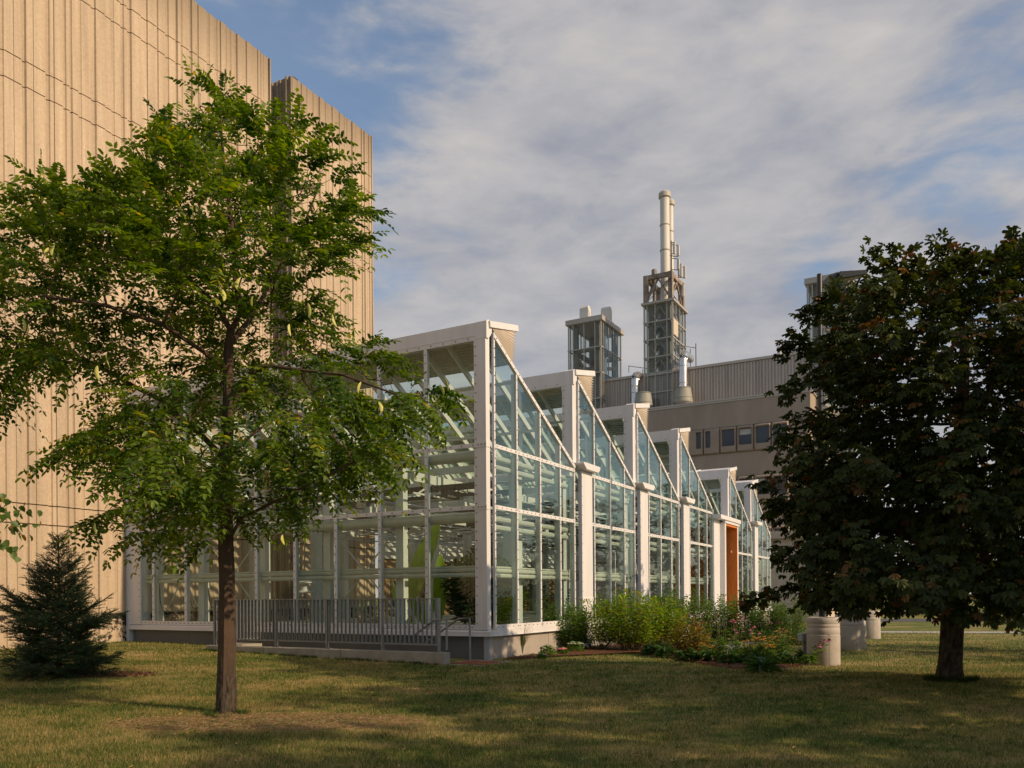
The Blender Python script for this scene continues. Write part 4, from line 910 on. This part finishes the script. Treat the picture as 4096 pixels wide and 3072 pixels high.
for (a, b_) in pods:
    q = at(a*1.8517, b_*1.8517, Yt-rnd.uniform(1.2, 2.1))-TB; ln = rnd.uniform(.12, .18); t = rnd.uniform(0, 6.28); tl = rnd.uniform(-.25, .35)
    d = Vector((tl, rnd.uniform(-.1, .1), -1)).normalized(); s = Vector((math.cos(t), math.sin(t), 0)); n_ = d.cross(s).normalized()
    mb = MB(); pf = [(0, .005), (.15, .018), (.45, .024), (.8, .021), (1, .006)]; vs = []
    for tt, w_ in pf:
        c = q+d*ln*tt+s*.02*math.sin(tt*3)
        for j in range(8): g_ = 2*math.pi*j/8; vs.append(c+s*w_*math.cos(g_)+n_*w_*.35*math.sin(g_))
    mb.add(vs, [(i*8+j, i*8+(j+1) % 8, (i+1)*8+(j+1) % 8, (i+1)*8+j) for i in range(4) for j in range(8)]+[tuple(range(8))[::-1], tuple(range(32, 40))]); mb.build('seed_pod', MPOD, ct, True)

# ---- dark chestnut tree (right)
def palmate(P, D, rad, n_l=6):
    m_ = len(P); D = nrm(D+np.array([0, 0, -.35])); S = nrm(np.cross(D, np.array([0, 0, 1.])+nr.normal(0, .2, (m_, 3)))); U_ = np.cross(S, D)
    bp, bd, bn, bl = [], [], [], []; sc_ = nr.uniform(.75, 1.2, m_); c = P+D*.10
    for j in range(n_l):
        a = R_(-105+210*j/(n_l-1)); f = nrm(D*math.cos(a)+S*math.sin(a)+np.array([0, 0, -.38])+nr.normal(0, .09, (m_, 3)))
        bp.append(c); bd.append(f); bn.append(nrm(U_+nr.normal(0, .18, (m_, 3)))); bl.append(rad*sc_*(1-.28*abs(2*j/(n_l-1)-1)))
    return [np.concatenate(q) for q in (bp, bd, bn, bl)]
MCH = leafmat('leaf_dark', (.018, .032, .006), (.060, .078, .014), (.14, .075, .022), .26, .55, .25)
PROF = [.94, 1.02, .86, .82, .75, .58, .30]
def big_tree(name, loc, label, cat, ht, rw, zb, natt, nleaf, lr, m, off=(0, 0), zmid=.38, ncl=150, rt=.17, seed=0, lowr=.8):
    t = empty(name, loc, 0, label, cat); hh = ht-zb; A = []
    for _ in range(ncl):
        while True:
            zz = nr.random(); a = nr.uniform(0, 6.2832)
            prof = float(np.interp(zz, [0, .06, .3, .6, .8, .92, 1], PROF))
            if nr.random() < prof**2+.1: break
        rr2 = rw*prof*math.sqrt(nr.uniform(.12, 1)); A.append((off[0]+rr2*math.cos(a), off[1]+rr2*math.sin(a), zb+hh*zz-.25*(rr2/rw)))
    A = np.array(A); A = A[nr.integers(0, ncl, natt)]+nr.normal(0, 1, (natt, 3))*np.array([.38, .38, .24]); A = A[A[:, 2] > zb-.1]
    k = 7; tr = [np.array([off[0]*i/k*.5, off[1]*i/k*.5, (zb+1.0)*i/k]) for i in range(k+1)]+[np.array([off[0]*(.5+.5*i/6), off[1]*(.5+.5*i/6), zb+1+(ht-zb-2.2)*i/6]) for i in range(1, 7)]
    pr = [-1]+list(range(len(tr)-1)); P, par = colonize(tr, pr, A, step=.22, infl=1.6, kill=.34, maxn=5000)
    r, ch = skeleton_radii(P, par, rt, 2., .005); r[:8] = np.maximum(r[:8], rt*np.linspace(1, .72, 8)); r[0] = rt*1.15
    limbs(P, par, r, 'branch', MTWIG, t)
    bark_trunk([Vector(q) for q in tr[:9]], [rt*1.25, rt*1.02, rt*.98]+[rt*(.95-.05*i) for i in range(6)], t, 40, .04, .01)
    tips = np.where((r < .009) & (np.arange(len(P)) > 13))[0]; print('BT', len(P), len(tips)); q = nr.choice(len(tips), nleaf)
    c3 = np.array([off[0], off[1], (ht+zb)/2]); pp = P[tips[q]]+nr.normal(0, .09, (nleaf, 3)); Dp = nrm(pp-c3)*.8+nr.normal(0, .45, (nleaf, 3))
    bp, bd, bn, bl = palmate(pp, Dp, lr); V, Fc = leaves(bp, bd, bn, bl, bl*.40, fold=.10, curl=.18, wide=.62)
    tt = np.tile(np.clip(nr.normal(.45, .25, nleaf)+(nr.random(nleaf) < .05)*.6, 0, 1), 6)
    npmesh('foliage', V, Fc, 4, m, t, tint=np.repeat(tt, 6)); return t
Tc = G(3797, 2722)
chs = big_tree('chestnut_tree', Tc, 'dark broad leaved chestnut tree with browning leaves and a short thick trunk', 'tree', 6.62, 2.80, 1.25, 4800, 20000, .125, MCH, off=(.12, -.3), ncl=350, zmid=.22, lowr=.94)
tr2 = big_tree('shade_tree', (14.6, 20.8, 0), 'dark tree at the right edge, behind and right of the chestnut', 'tree', 8.6, 3.0, .9, 1300, 3000, .17, MCH, ncl=110, rt=.10)
for i, (x, y, rz_, s) in enumerate([(11.3, 6.4, 1, 1.0), (12.0, 1.0, 2.2, 1.1), (9.0, -4.2, 4, 1.1), (16.5, 4.8, 3, 1.25), (18, -2.5, 5, 1.3)]):
    dup(tr2, (x, y, 0), rz_, ['broad shade tree outside the frame on the right, first along the lawn', 'second shade tree outside the frame on the right', 'shade tree outside the frame, closest beside the camera', 'shade tree outside the frame, behind the first', 'farthest shade tree outside the frame on the right'][i], s, 'shade trees out of frame')
for i, (x, y, s) in enumerate([(34, 62, 1.2), (44, 66, 1.5), (55, 60, 1.3), (68, 74, 1.7), (24, 70, 1.1), (84, 80, 1.9)]):
    dup(tr2, (x, y, 0), i*1.3, 'distant tree beyond the road, glimpsed under the crowns on the right', s, 'distant trees beyond the road')

# ---- dark spruce (left)
def spruce(p, h, rw, label):
    t = empty('spruce_tree', p, 0, label, 'spruce'); mb = MB(); A, B = [], []
    def seg(a, b_, r=.006): A.append(a); B.append(b_); mb.tube([a, b_], [r, r*.6], 3, cap=False)
    z = .14
    while z < h*.97:
        f = z/h; L0 = rw*min(1, (1-f)*1.28+.03)*(1.0 if f > .1 else .85)*(.84+.16*math.sin(z*8)+.1*math.sin(z*23)); k = (11 if f < .55 else 8) if f < .72 else 5; a0 = rnd.uniform(0, 6.28)
        for i in range(k):
            a = a0+6.283*i/k+rnd.uniform(-.3, .3); L_ = L0*rnd.uniform(.5, 1.2)+.05; el = -.16+1.0*f+rnd.uniform(-.12, .16)
            d = Vector((math.cos(a)*math.cos(el), math.sin(a)*math.cos(el), math.sin(el))); o = Vector((0, 0, z)); n = max(3, int(L_/.055)); prev = o
            for q in range(1, n+1):
                tt = q/n; c = o+d*L_*tt+Vector((0, 0, L_*.16*tt*tt-.07*math.sin(tt*3)*L_)); seg(prev, c, .008); 
                if tt > .25:
                    for sg in (-1, 1):
                        l2 = (L_*(1-tt)*.5+.13)*rnd.uniform(.6, 1.15); s_ = Vector((-d.y, d.x, 0)).normalized()*sg; d2 = (d*.7+s_*.8+Vector((0, 0, rnd.uniform(-.35, .5)))).normalized(); e_ = c+d2*l2; seg(c, e_, .004)
                        if l2 > .16: 
                            for g_ in (.4, .7): m_ = c+d2*l2*g_; seg(m_, m_+(d2*.8+s_.cross(Vector((0, 0, 1)))*rnd.choice((-.6, .6))+Vector((0, 0, .15))).normalized()*l2*.42, .003)
                prev = c
        z += .10 if f < .7 else .14
    for q in range(6): a = q*1.05; o = Vector((0, 0, h*.90)); seg(o, o+Vector((math.cos(a)*.12, math.sin(a)*.12, .16)))
    seg(Vector((0, 0, h*.9)), Vector((0, 0, h)), .008); mb.tube([(0, 0, 0), (0, 0, h*.95)], [.05, .008], 8); mb.build('trunk', MTWIG, t)
    A = np.array([tuple(v) for v in A]); B = np.array([tuple(v) for v in B]); L_ = np.linalg.norm(B-A, axis=1); k = np.maximum((L_*230).astype(int), 2); i = np.repeat(np.arange(len(A)), k); n = len(i)
    t_ = nr.random(n)[:, None]; P = A[i]*(1-t_)+B[i]*t_; D = nrm(B[i]-A[i]); rd = nrm(np.cross(D, nr.normal(0, 1, (n, 3)))); ND = nrm(D*.8+rd); S = nrm(np.cross(ND, nr.normal(0, 1, (n, 3))))
    V = np.stack([P-S*.0034, P+S*.0034, P+ND*nr.uniform(.02, .034, n)[:, None]], 1).reshape(-1, 3)
    npmesh('needles', V, np.arange(3*n).reshape(-1, 3), 3, leafmat('needle_green', (.014, .050, .020), (.045, .105, .040), None, .05, .5, .3), t, tint=np.repeat(nr.random(n), 3)); print('NEEDLES', n)
    return t
ps = G(238, 2704); spruce(ps, 2.66, 1.12, 'small dark green spruce on the lawn before the tan wall')
# ---- tree whose drooping leaves enter the frame at the left edge
et = empty('broadleaf_tree', (-7.4, 9.1, 0), 0, 'heart shaped green leaves hanging in from a tree past the left edge', 'tree')
mb = MB(); q = Vector((1.5, -.1, 2.55)); mb.tube([(0, 0, 0), (.05, 0, 1.2), (.0, 0, 2.2), (.5, 0, 2.8), (1.2, -.1, 2.85), (1.75, -.1, 2.7), (2.05, -.1, 2.3)], [.07, .06, .05, .035, .02, .01, .004], 8); mb.tube([(0, 0, 2.2), (-.3, 0, 3.6)], [.05, .02], 7); mb.build('trunk', MBARK, et, True)
n = 620; P = np.array([-.5, 0, 3.2])+nr.normal(0, 1, (n, 3))*np.array([.55, .6, .5]); m_ = 120
P2 = np.stack([1.65+nr.uniform(-.4, .42, m_), nr.normal(-.1, .2, m_), 2.82-nr.random(m_)*.62], 1); P2[:, 2] -= np.maximum(0, P2[:, 0]-1.75)*.5; P = np.concatenate([P, P2]); n = len(P)
D = nrm(np.stack([nr.normal(.2, .5, n), nr.normal(0, .5, n), nr.normal(-.9, .3, n)], 1)); V, Fc = leaves(P, D, nrm(nr.normal(0, 1, (n, 3))+np.array([.3, -1, .4])), nr.uniform(.07, .10, n), .075, fold=.08, wide=.3)
npmesh('foliage', V, Fc, 4, leafmat('leaf_heart', (.04, .085, .015), (.09, .15, .03), (.25, .16, .03), .3), et, tint=np.repeat(nr.random(n), 6))

# =================================================================== PLANTS IN THE BED
ML1 = leafmat('shrub_leaf_light', (.08, .17, .02), (.27, .37, .05), (.34, .18, .05), .48)
ML2 = leafmat('shrub_leaf_dark', (.055, .13, .022), (.14, .24, .045), (.14, .18, .04), .42)
ML3 = leafmat('shrub_leaf_brown', (.10, .14, .02), (.30, .20, .03), (.36, .09, .03), .3)
MSTM = mat('plant_stem', (.12, .10, .04), .8)
def shrub(p, h, w_, label, m=ML1, nst=26, lf=.10, pair=.040, cat='shrub', grp=None, name='shrub', ratio=.46):
    nst = int(nst*1.35); t = empty(name, p, rnd.uniform(0, 6), label, cat, grp); mb = MB(); A, D, U_ = [], [], []
    for i in range(nst):
        a = rnd.uniform(0, 6.28); rr = w_*.5*math.sqrt(rnd.random()); hh = h*rnd.uniform(.62, 1.05)*(1-.3*(rr/(w_*.5))**2); b0 = Vector((rr*.35*math.cos(a), rr*.35*math.sin(a), 0)); tp = Vector((rr*1.15*math.cos(a), rr*1.15*math.sin(a), hh))
        pts = [b0.lerp(tp, s)+Vector((math.cos(a), math.sin(a), 0))*.10*math.sin(s*3.1)+Vector((rnd.gauss(0, .012), rnd.gauss(0, .012), 0)) for s in (0, .25, .5, .75, 1)]
        mb.tube(pts, [.008, .007, .006, .005, .003], 4, cap=False); L_ = hh; n = int(L_*.85/pair)
        for k in range(n):
            s = .15+.85*(k+1)/n; x = s*4; j = min(3, int(x)); c = pts[j].lerp(pts[j+1], x-j); ang = k*1.57+i
            for sg in (0, math.pi):
                d = Vector((math.cos(ang+sg), math.sin(ang+sg), .35+.9*(s > .93)-.2*rnd.random())); side = rnd.uniform(0, .16)*(1-s*.6); A.append(c+Vector((d.x, d.y, 0))*side); D.append(d)
    mb.build('stem', MSTM, t)
    n = len(A); A = np.array([tuple(v) for v in A]); D = np.array([tuple(v) for v in D])
    V, Fc = leaves(A, D+nr.normal(0, .2, (n, 3)), np.array([0, 0, 1.])+nr.normal(0, .3, (n, 3)), lf*nr.uniform(.65, 1.15, n), lf*ratio, fold=.15, curl=.25)
    npmesh('foliage', V, Fc, 4, m, t, tint=np.repeat(np.clip(nr.normal(.45, .25, n)+(nr.random(n) < .02)*.6, 0, 1), 6)); return t
def GP(px, py, dz=.05): q = G(px, py); q.z += dz; return q
G1, G2 = 'leafy shrubs in the front of the flower bed', 'taller shrubs along the greenhouse wall'
for (px, py, h, w_, m, ns, lab) in [(2268, 2600, 1.25, 1.25, ML2, 34, 'leafy green shrub, the first to the right of the tall grass clump'), (2395, 2602, 1.4, 1.3, ML1, 34, 'leafy light green shrub, the second from the greenhouse corner'),
        (2530, 2608, 1.6, 1.6, ML1, 66, 'largest light green leafy shrub in the middle of the bed'), (2640, 2606, 1.50, 1.35, ML1, 42, 'light green leafy shrub right of the largest one'), (2452, 2570, 1.45, .9, ML2, 30, 'shrub just behind the gap left of the largest shrub'),
        (2760, 2632, .95, .8, ML3, 28, 'browning shrub with orange and red leaves in the bed')]:
    shrub(GP(px, py), h, w_, lab, m, ns, grp=G1)
for i, (px, py, h) in enumerate([(2600, 2556, 1.75), (2690, 2560, 1.75), (2785, 2562, 1.80), (2880, 2562, 1.62), (2975, 2562, 1.8), (3070, 2566, 1.55), (3160, 2570, 1.5)]):
    shrub(GP(px, py, 0), h, 1.25, ['leftmost tall shrub behind the bed, left of the short shaded post', 'tall shrub behind the browning shrub', 'tall shrub left of the timber entry', 'tall shrub directly before the timber entry', 'tall shrub just right of the timber entry', 'tall shrub under the left tip of the chestnut', 'tall shrub nearest the cream concrete drum'][i], ML2, 44, .10, .06, grp=G2)
def grass_clump(p, h, n, lab, spread=.35, m=None):
    t = empty('ornamental_grass', p, 0, lab, 'ornamental grass', 'ornamental grass clumps'); mb = MB()
    for i in range(int(n*2.2)):
        a = rnd.uniform(0, 6.28); hh = h*1.15*rnd.uniform(.5, 1.05); sp = spread*h*rnd.uniform(.3, 1.3); w_ = .008; dx, dy = math.cos(a), math.sin(a); vs = []
        for s in (0, .3, .6, .85, 1): c = Vector((dx*(.04+sp*s*s), dy*(.04+sp*s*s), hh*(s-.22*s*s*s))); ww = w_*(1-s*.9); vs += [c+Vector((-dy*ww, dx*ww, 0)), c-Vector((-dy*ww, dx*ww, 0))]
        mb.add(vs, [(2*k, 2*k+1, 2*k+3, 2*k+2) for k in range(4)])
    return mb.build('blades', m or MGRS, t)
MGRS = mat('blade_green', (.08, .11, .035), .6, var=.3, vscale=20)
for (px, py, h, n, lab) in [(2085, 2622, .85, 90, 'thin arching grass clump nearest the greenhouse corner'), (2130, 2606, .75, 60, 'small grass clump second from the greenhouse corner'), (2200, 2592, 1.25, 160, 'tallest grass clump against the greenhouse wall')]: grass_clump(GP(px, py), h, n, lab)
def sedum(p, r, lab, mt):
    t = empty('sedum', p, 0, lab, 'sedum', 'round sedum plants'); shrubm = nr.normal(0, 1, (260, 3)); P = nrm(shrubm)*r*nr.uniform(.5, 1, (260, 1)); P[:, 2] = np.abs(P[:, 2])*1.1
    V, Fc = leaves(P, nrm(P+nr.normal(0, r*.3, (260, 3))), nr.normal(0, 1, (260, 3)), .05, .035); npmesh('foliage', V, Fc, 4, ML2, t, tint=np.repeat(nr.random(260), 6))
    for i in range(12): a = rnd.uniform(0, 6.28); q = r*.85*math.sqrt(rnd.random()); MB().sphere((q*math.cos(a), q*math.sin(a), r*1.12-q*.35), .045, (1.2, 1.2, .5)).build('flower_head', mt, t, True)
MSD = mat('sedum_top', (.30, .34, .20), .8, var=.3, vscale=80, bump=1, bscale=200); MPK = mat('pink_top', (.50, .14, .16), .8, var=.3, vscale=60)
sedum(GP(2190, 2628), .20, 'round sedum with pale green heads, left one', MSD); sedum(GP(2300, 2612), .22, 'round sedum with pale green heads, right one', MSD); sedum(GP(2250, 2622), .12, 'little sedum with pink heads between the two pale ones', MPK); sedum(GP(2166, 2640), .09, 'tiny low sedum at the mulch edge', MSD)
# flowers
def petals(c, n, l, wd, drop, up=.0):
    vs, fs = [], []
    for i in range(n):
        a = 6.283*i/n; d = Vector((math.cos(a), math.sin(a), 0)); s = Vector((-d.y, d.x, 0)); k = len(vs)
        vs += [c+d*.012+s*wd*.25, c+d*l*.6+s*wd*.5+Vector((0, 0, -drop*.4+up)), c+d*l+Vector((0, 0, -drop)), c+d*l*.6-s*wd*.5+Vector((0, 0, -drop*.4+up)), c+d*.012-s*wd*.25]; fs.append((k, k+1, k+2, k+3, k+4))
    return vs, fs
MPINK = mat('pink_petal', (.42, .13, .20), .6, var=.2); MCONE = mat('flower_cone', (.16, .06, .02), .8, bump=1, bscale=200); MYEL = mat('yellow_petal', (.72, .34, .02), .6, var=.15); MEYE = mat('flower_eye', (.03, .015, .01), .8)
def flowers(p, n, h, w_, lab, kind, cat, lean=(0, 0), name='coneflower', lf=30, faded=.0):
    t = empty(name, p, 0, lab, cat, 'flowering plants of the bed'); mb = MB(); A, D = [], []
    for i in range(n):
        a = rnd.uniform(0, 6.28); q = w_*.5*math.sqrt(rnd.random()); hh = h*rnd.uniform(.6, 1.05); b0 = Vector((q*.3*math.cos(a), q*.3*math.sin(a), 0)); tp = Vector((q*math.cos(a)+lean[0]*hh, q*math.sin(a)+lean[1]*hh, hh))
        md = b0.lerp(tp, .5)+Vector((rnd.gauss(0, .02), rnd.gauss(0, .02), .03)); mb.tube([b0, md, tp], [.006, .005, .004], 4, cap=False)
        for s in (.15, .3, .45, .6, .75): A.append(b0.lerp(tp, s)); D.append((rnd.gauss(0, 1), rnd.gauss(0, 1), .4))
        if kind == 'cone':
            f = MB().sphere(tp+Vector((0, 0, .012)), .026, (1, 1, .9), 8, 5); mi = len(f.f)
            if rnd.random() >= faded: vs, fs = petals(tp, 11, .062, .024, .035); f.add(vs, fs, 1)
            f.build('flower', [MCONE, MPINK], t, False)
        else:
            f = MB().sphere(tp+Vector((0, 0, .008)), .013, (1, 1, .8), 8, 4); vs, fs = petals(tp, 11, .048, .02, .006, .004); f.add(vs, fs, 1); f.build('flower', [MEYE, MYEL], t)
    mb.build('stem', MSTM2, t); k = lf*4
    A += [Vector((rnd.gauss(0, w_*.22), rnd.gauss(0, w_*.22), rnd.uniform(.03, h*.35))) for _ in range(k)]; D += [(rnd.gauss(0, 1), rnd.gauss(0, 1), rnd.uniform(-.2, .8)) for _ in range(k)]
    A = np.array([tuple(v) for v in A]); n = len(A); V, Fc = leaves(A, np.array(D), np.array([0, 0, 1.])+nr.normal(0, .3, (n, 3)), nr.uniform(.07, .14, n), .035, curl=.3); npmesh('foliage', V, Fc, 4, ML2, t, tint=np.repeat(nr.random(n), 6))
MSTM2 = mat('green_stem', (.14, .16, .06), .7)
flowers(GP(2835, 2622), 5, 1.05, .35, 'tall coneflowers with bare brown seed heads, left of the pink ones', 'cone', 'coneflower', faded=1)
flowers(GP(2885, 2626), 7, 1.15, .4, 'tallest coneflowers with brown seed heads beside pink blooms', 'cone', 'coneflower', faded=.9)
flowers(GP(2945, 2632), 8, .95, .45, 'pink drooping coneflowers in the middle of the bed', 'cone', 'coneflower', faded=.1)
flowers(GP(3010, 2640), 6, .75, .5, 'short pink coneflowers behind the yellow flowers', 'cone', 'coneflower', faded=.2)
flowers(GP(3110, 2600), 7, .85, .7, 'coneflowers with faded heads behind, under the chestnut', 'cone', 'coneflower', faded=.5)
flowers(GP(3238, 2666), 8, .55, .3, 'pink coneflower plant leaning across the front of the cream drum', 'cone', 'coneflower', lean=(.62, -.1), faded=.3)
flowers(GP(3062, 2655), 55, .55, .55, 'large clump of yellow orange black-eyed flowers', 'y', 'yellow flowers', name='yellow_daisy')
flowers(GP(2985, 2650), 16, .45, .4, 'small clump of yellow flowers left of the large clump', 'y', 'yellow flowers', name='yellow_daisy')
flowers(GP(2825, 2640), 12, .40, .35, 'few yellow flowers right of the browning shrub', 'y', 'yellow flowers', name='yellow_daisy')
flowers(GP(2660, 2625), 12, .5, .4, 'few orange flowers under the left side of the browning shrub', 'y', 'yellow flowers', name='yellow_daisy')
flowers(GP(3130, 2625), 24, .65, .6, 'yellow flowers behind, nearest the meter box', 'y', 'yellow flowers', name='yellow_daisy')
def hosta(p, r, lab, hh=.16):
    t = empty('low_leafy_plant', p, 0, lab, 'low plant', 'low leafy plants along the lawn edge'); n = 60; a = nr.uniform(0, 6.28, n); e_ = nr.uniform(.1, 1.1, n)
    P = np.stack([r*.35*np.cos(a)*nr.random(n), r*.35*np.sin(a)*nr.random(n), nr.uniform(.01, hh, n)], 1); D = np.stack([np.cos(a)*np.cos(e_), np.sin(a)*np.cos(e_), np.sin(e_)], 1)
    V, Fc = leaves(P, D, np.array([0, 0, 1.])+nr.normal(0, .2, (n, 3)), r*nr.uniform(.4, 1, n), .065, curl=.45, fold=.2); npmesh('foliage', V, Fc, 4, MHO, t, tint=np.repeat(nr.random(n), 6))
MHO = leafmat('hosta_leaf', (.035, .085, .022), (.08, .15, .035), None, .2)
wrd = ['under the first shrubs', 'just left of the browning shrub', 'below the browning shrub', 'right below the browning shrub', 'below the brown seed heads', 'below the pink coneflowers', 'left of the yellow clump', 'directly under the yellow clump', 'right of the yellow clump', 'left of the meter post', 'at the foot of the meter post', 'at the front under the yellow clump, the darkest']
for i, (px, py, r) in enumerate([(2610, 2628, .22), (2665, 2638, .24), (2730, 2650, .24), (2790, 2655, .26), (2850, 2662, .28), (2910, 2668, .28), (2970, 2672, .30), (3030, 2676, .32), (3100, 2672, .30), (3160, 2670, .26), (3205, 2664, .22), (3060, 2694, .34)]):
    hosta(GP(px+rnd.uniform(-12, 12), py-rnd.uniform(0, 10), .02), r*rnd.uniform(.75, 1.15), 'low dark green leafy plant '+wrd[i], .2)
for i, (px, py) in enumerate([(2890, 2560), (2960, 2566), (3030, 2572), (3110, 2576), (3190, 2580)]):
    shrub(GP(px, py, 0), .55, .9, 'low dark bush beneath the tall shrubs, '+['first from the left', 'second from the left', 'middle one', 'second from the right', 'nearest the drum'][i], ML2, 26, .09, .05, grp='low bushes beneath the tall shrubs')

# =================================================================== INSIDE THE GREENHOUSE
def bigleaf(mb, a, b_, wd, nrm__, n=18, droop=.15):
    a = Vector(a); b_ = Vector(b_); d = b_-a; s = d.cross(Vector(nrm__)).normalized(); u = s.cross(d).normalized(); vs = []
    for i in range(n+1):
        t = i/n; c = a+d*t+u*(.14*math.sin(t*3)-droop*t*t); w_ = wd*max(.03, math.sin(min(1, t*1.08+.04)*math.pi)**.55); j = .97 if i % 3 else 1.0
        vs += [c-s*w_*j+u*w_*.2, c, c+s*w_*j+u*w_*.2]
    mb.add(vs, [(3*i+k, 3*i+k+1, 3*i+k+4, 3*i+k+3) for i in range(n) for k in (0, 1)]); mb.tube([a-d*.5, a, a+d*.5+u*(.14-droop*.25), b_-u*droop], [.025, .018, .010, .004], 6, 1)
MBAN = leafmat('banana_leaf', (.22, .36, .03), (.26, .42, .04), None, .55); MRIB_ = mat('leaf_rib', (.33, .42, .10), .5)
bn = empty('banana_plant', W(.95, 2.25, .76), UA, 'banana plant with one huge upright leaf inside the greenhouse', 'banana plant')
for (a, b_, wd, nn) in [((-.1, .50, .75), (-.1, -.42, 2.9), .27, (-1, -.1, .1)), ((.3, .5, .2), (.2, .95, 1.95), .16, (-1, .3, .3)), ((.5, .1, .2), (.9, .3, 2.2), .18, (-.8, -.6, .2)), ((.2, .6, .1), (.1, 1.4, 1.3), .13, (-1, .3, .2)), ((.0, .2, .1), (-.05, -.5, 1.2), .12, (-1, -.2, .3))]:
    mb = MB(); bigleaf(mb, a, b_, wd, nn); mb.build('leaf', [MBAN, MRIB_], bn, True)
MB().tube([(0.1, .3, 0), (.1, .25, .6), (.0, .15, 1.0)], [.07, .05, .02], 10).build('stem', MRIB_, bn, True)
ML4 = leafmat('indoor_leaf', (.02, .045, .012), (.06, .10, .025), (.2, .13, .05), .3)
shrub(W(1.5, 1.15, .76), 1.95, 1.6, 'dense indoor bush behind the glass at the corner post, left of it', ML4, 62, .19, .06, name='indoor_bush', cat='indoor plant', grp='indoor bushes', ratio=.5)
shrub(W(3.0, 1.5, .76), 1.8, 1.4, 'indoor bush seen through the first long side panes', ML4, 52, .19, .06, name='indoor_bush', cat='indoor plant', grp='indoor bushes', ratio=.5)
shrub(W(6.6, 1.6, .76), 1.3, 1.0, 'indoor plant seen through the second bay', ML4, 26, .13, .08, name='indoor_bush', cat='indoor plant', grp='indoor bushes', ratio=.5)
shrub(W(1.3, 4.4, .76), .9, .8, 'low indoor fern behind the railing, left of the banana plant', ML1, 22, .09, .05, name='indoor_fern', cat='indoor plant', ratio=.3)
fn = empty('hanging_fan', W(.95, 6.4, 0), 0, 'round white disc shaped fan hanging inside behind the glass', 'fan')
MB().lathe((0, 0, 1.72), [(.05, 0), (.24, .02), (.24, .05), (.12, .08), (.09, .24), (.10, .26), (.27, .28), (.27, .31), (.08, .34)], 28).build('housing', MW, fn, True)
MB().tube([(0, 0, 2.06), (0, 0, 4.4)], .01, 5).build('hanger', MSTEEL, fn)
hs = empty('black_hose', W(0, 0), UA, 'thin black hoses hanging inside near the tan wall', 'hose')
for (v, z0, dz) in ((11.6, 2.1, .9), (10.3, 2.0, .7), (9.5, 1.9, .6)): MB().tube([(.35, v, z0), (.36, v-.02, z0-dz*.6), (.36, v-.12, z0-dz*.92), (.36, v-.25, z0-dz), (.36, v-.35, z0-dz*.95)], .016, 6).build('hose', MBLK, hs, True)

# a few fallen leaves on the lawn
n = 190; y = nr.uniform(7.6, 18, n); x = nr.uniform(-.6, .6, n)*y; u = (x-C0.x)*UR.x+(y-C0.y)*UR.y; q = (u < -1.7); x, y = x[q], y[q]; n = len(x); a = nr.uniform(0, 6.28, n)
V, Fc = leaves(np.stack([x, y, gzv(x, y)+.035], 1), np.stack([np.cos(a), np.sin(a), nr.normal(0, .2, n)], 1), nrm(np.stack([nr.normal(0, .4, n), nr.normal(0, .4, n), np.ones(n)], 1)), nr.uniform(.03, .07, n), .025, fold=.2)
tag(npmesh('fallen_leaves', V, Fc, 4, leafmat('fallen_leaf', (.20, .12, .04), (.50, .30, .10), None, .1), tint=np.repeat(nr.random(n), 6)), 'few small dry fallen leaves scattered over the lawn', 'fallen leaves', kind='stuff')
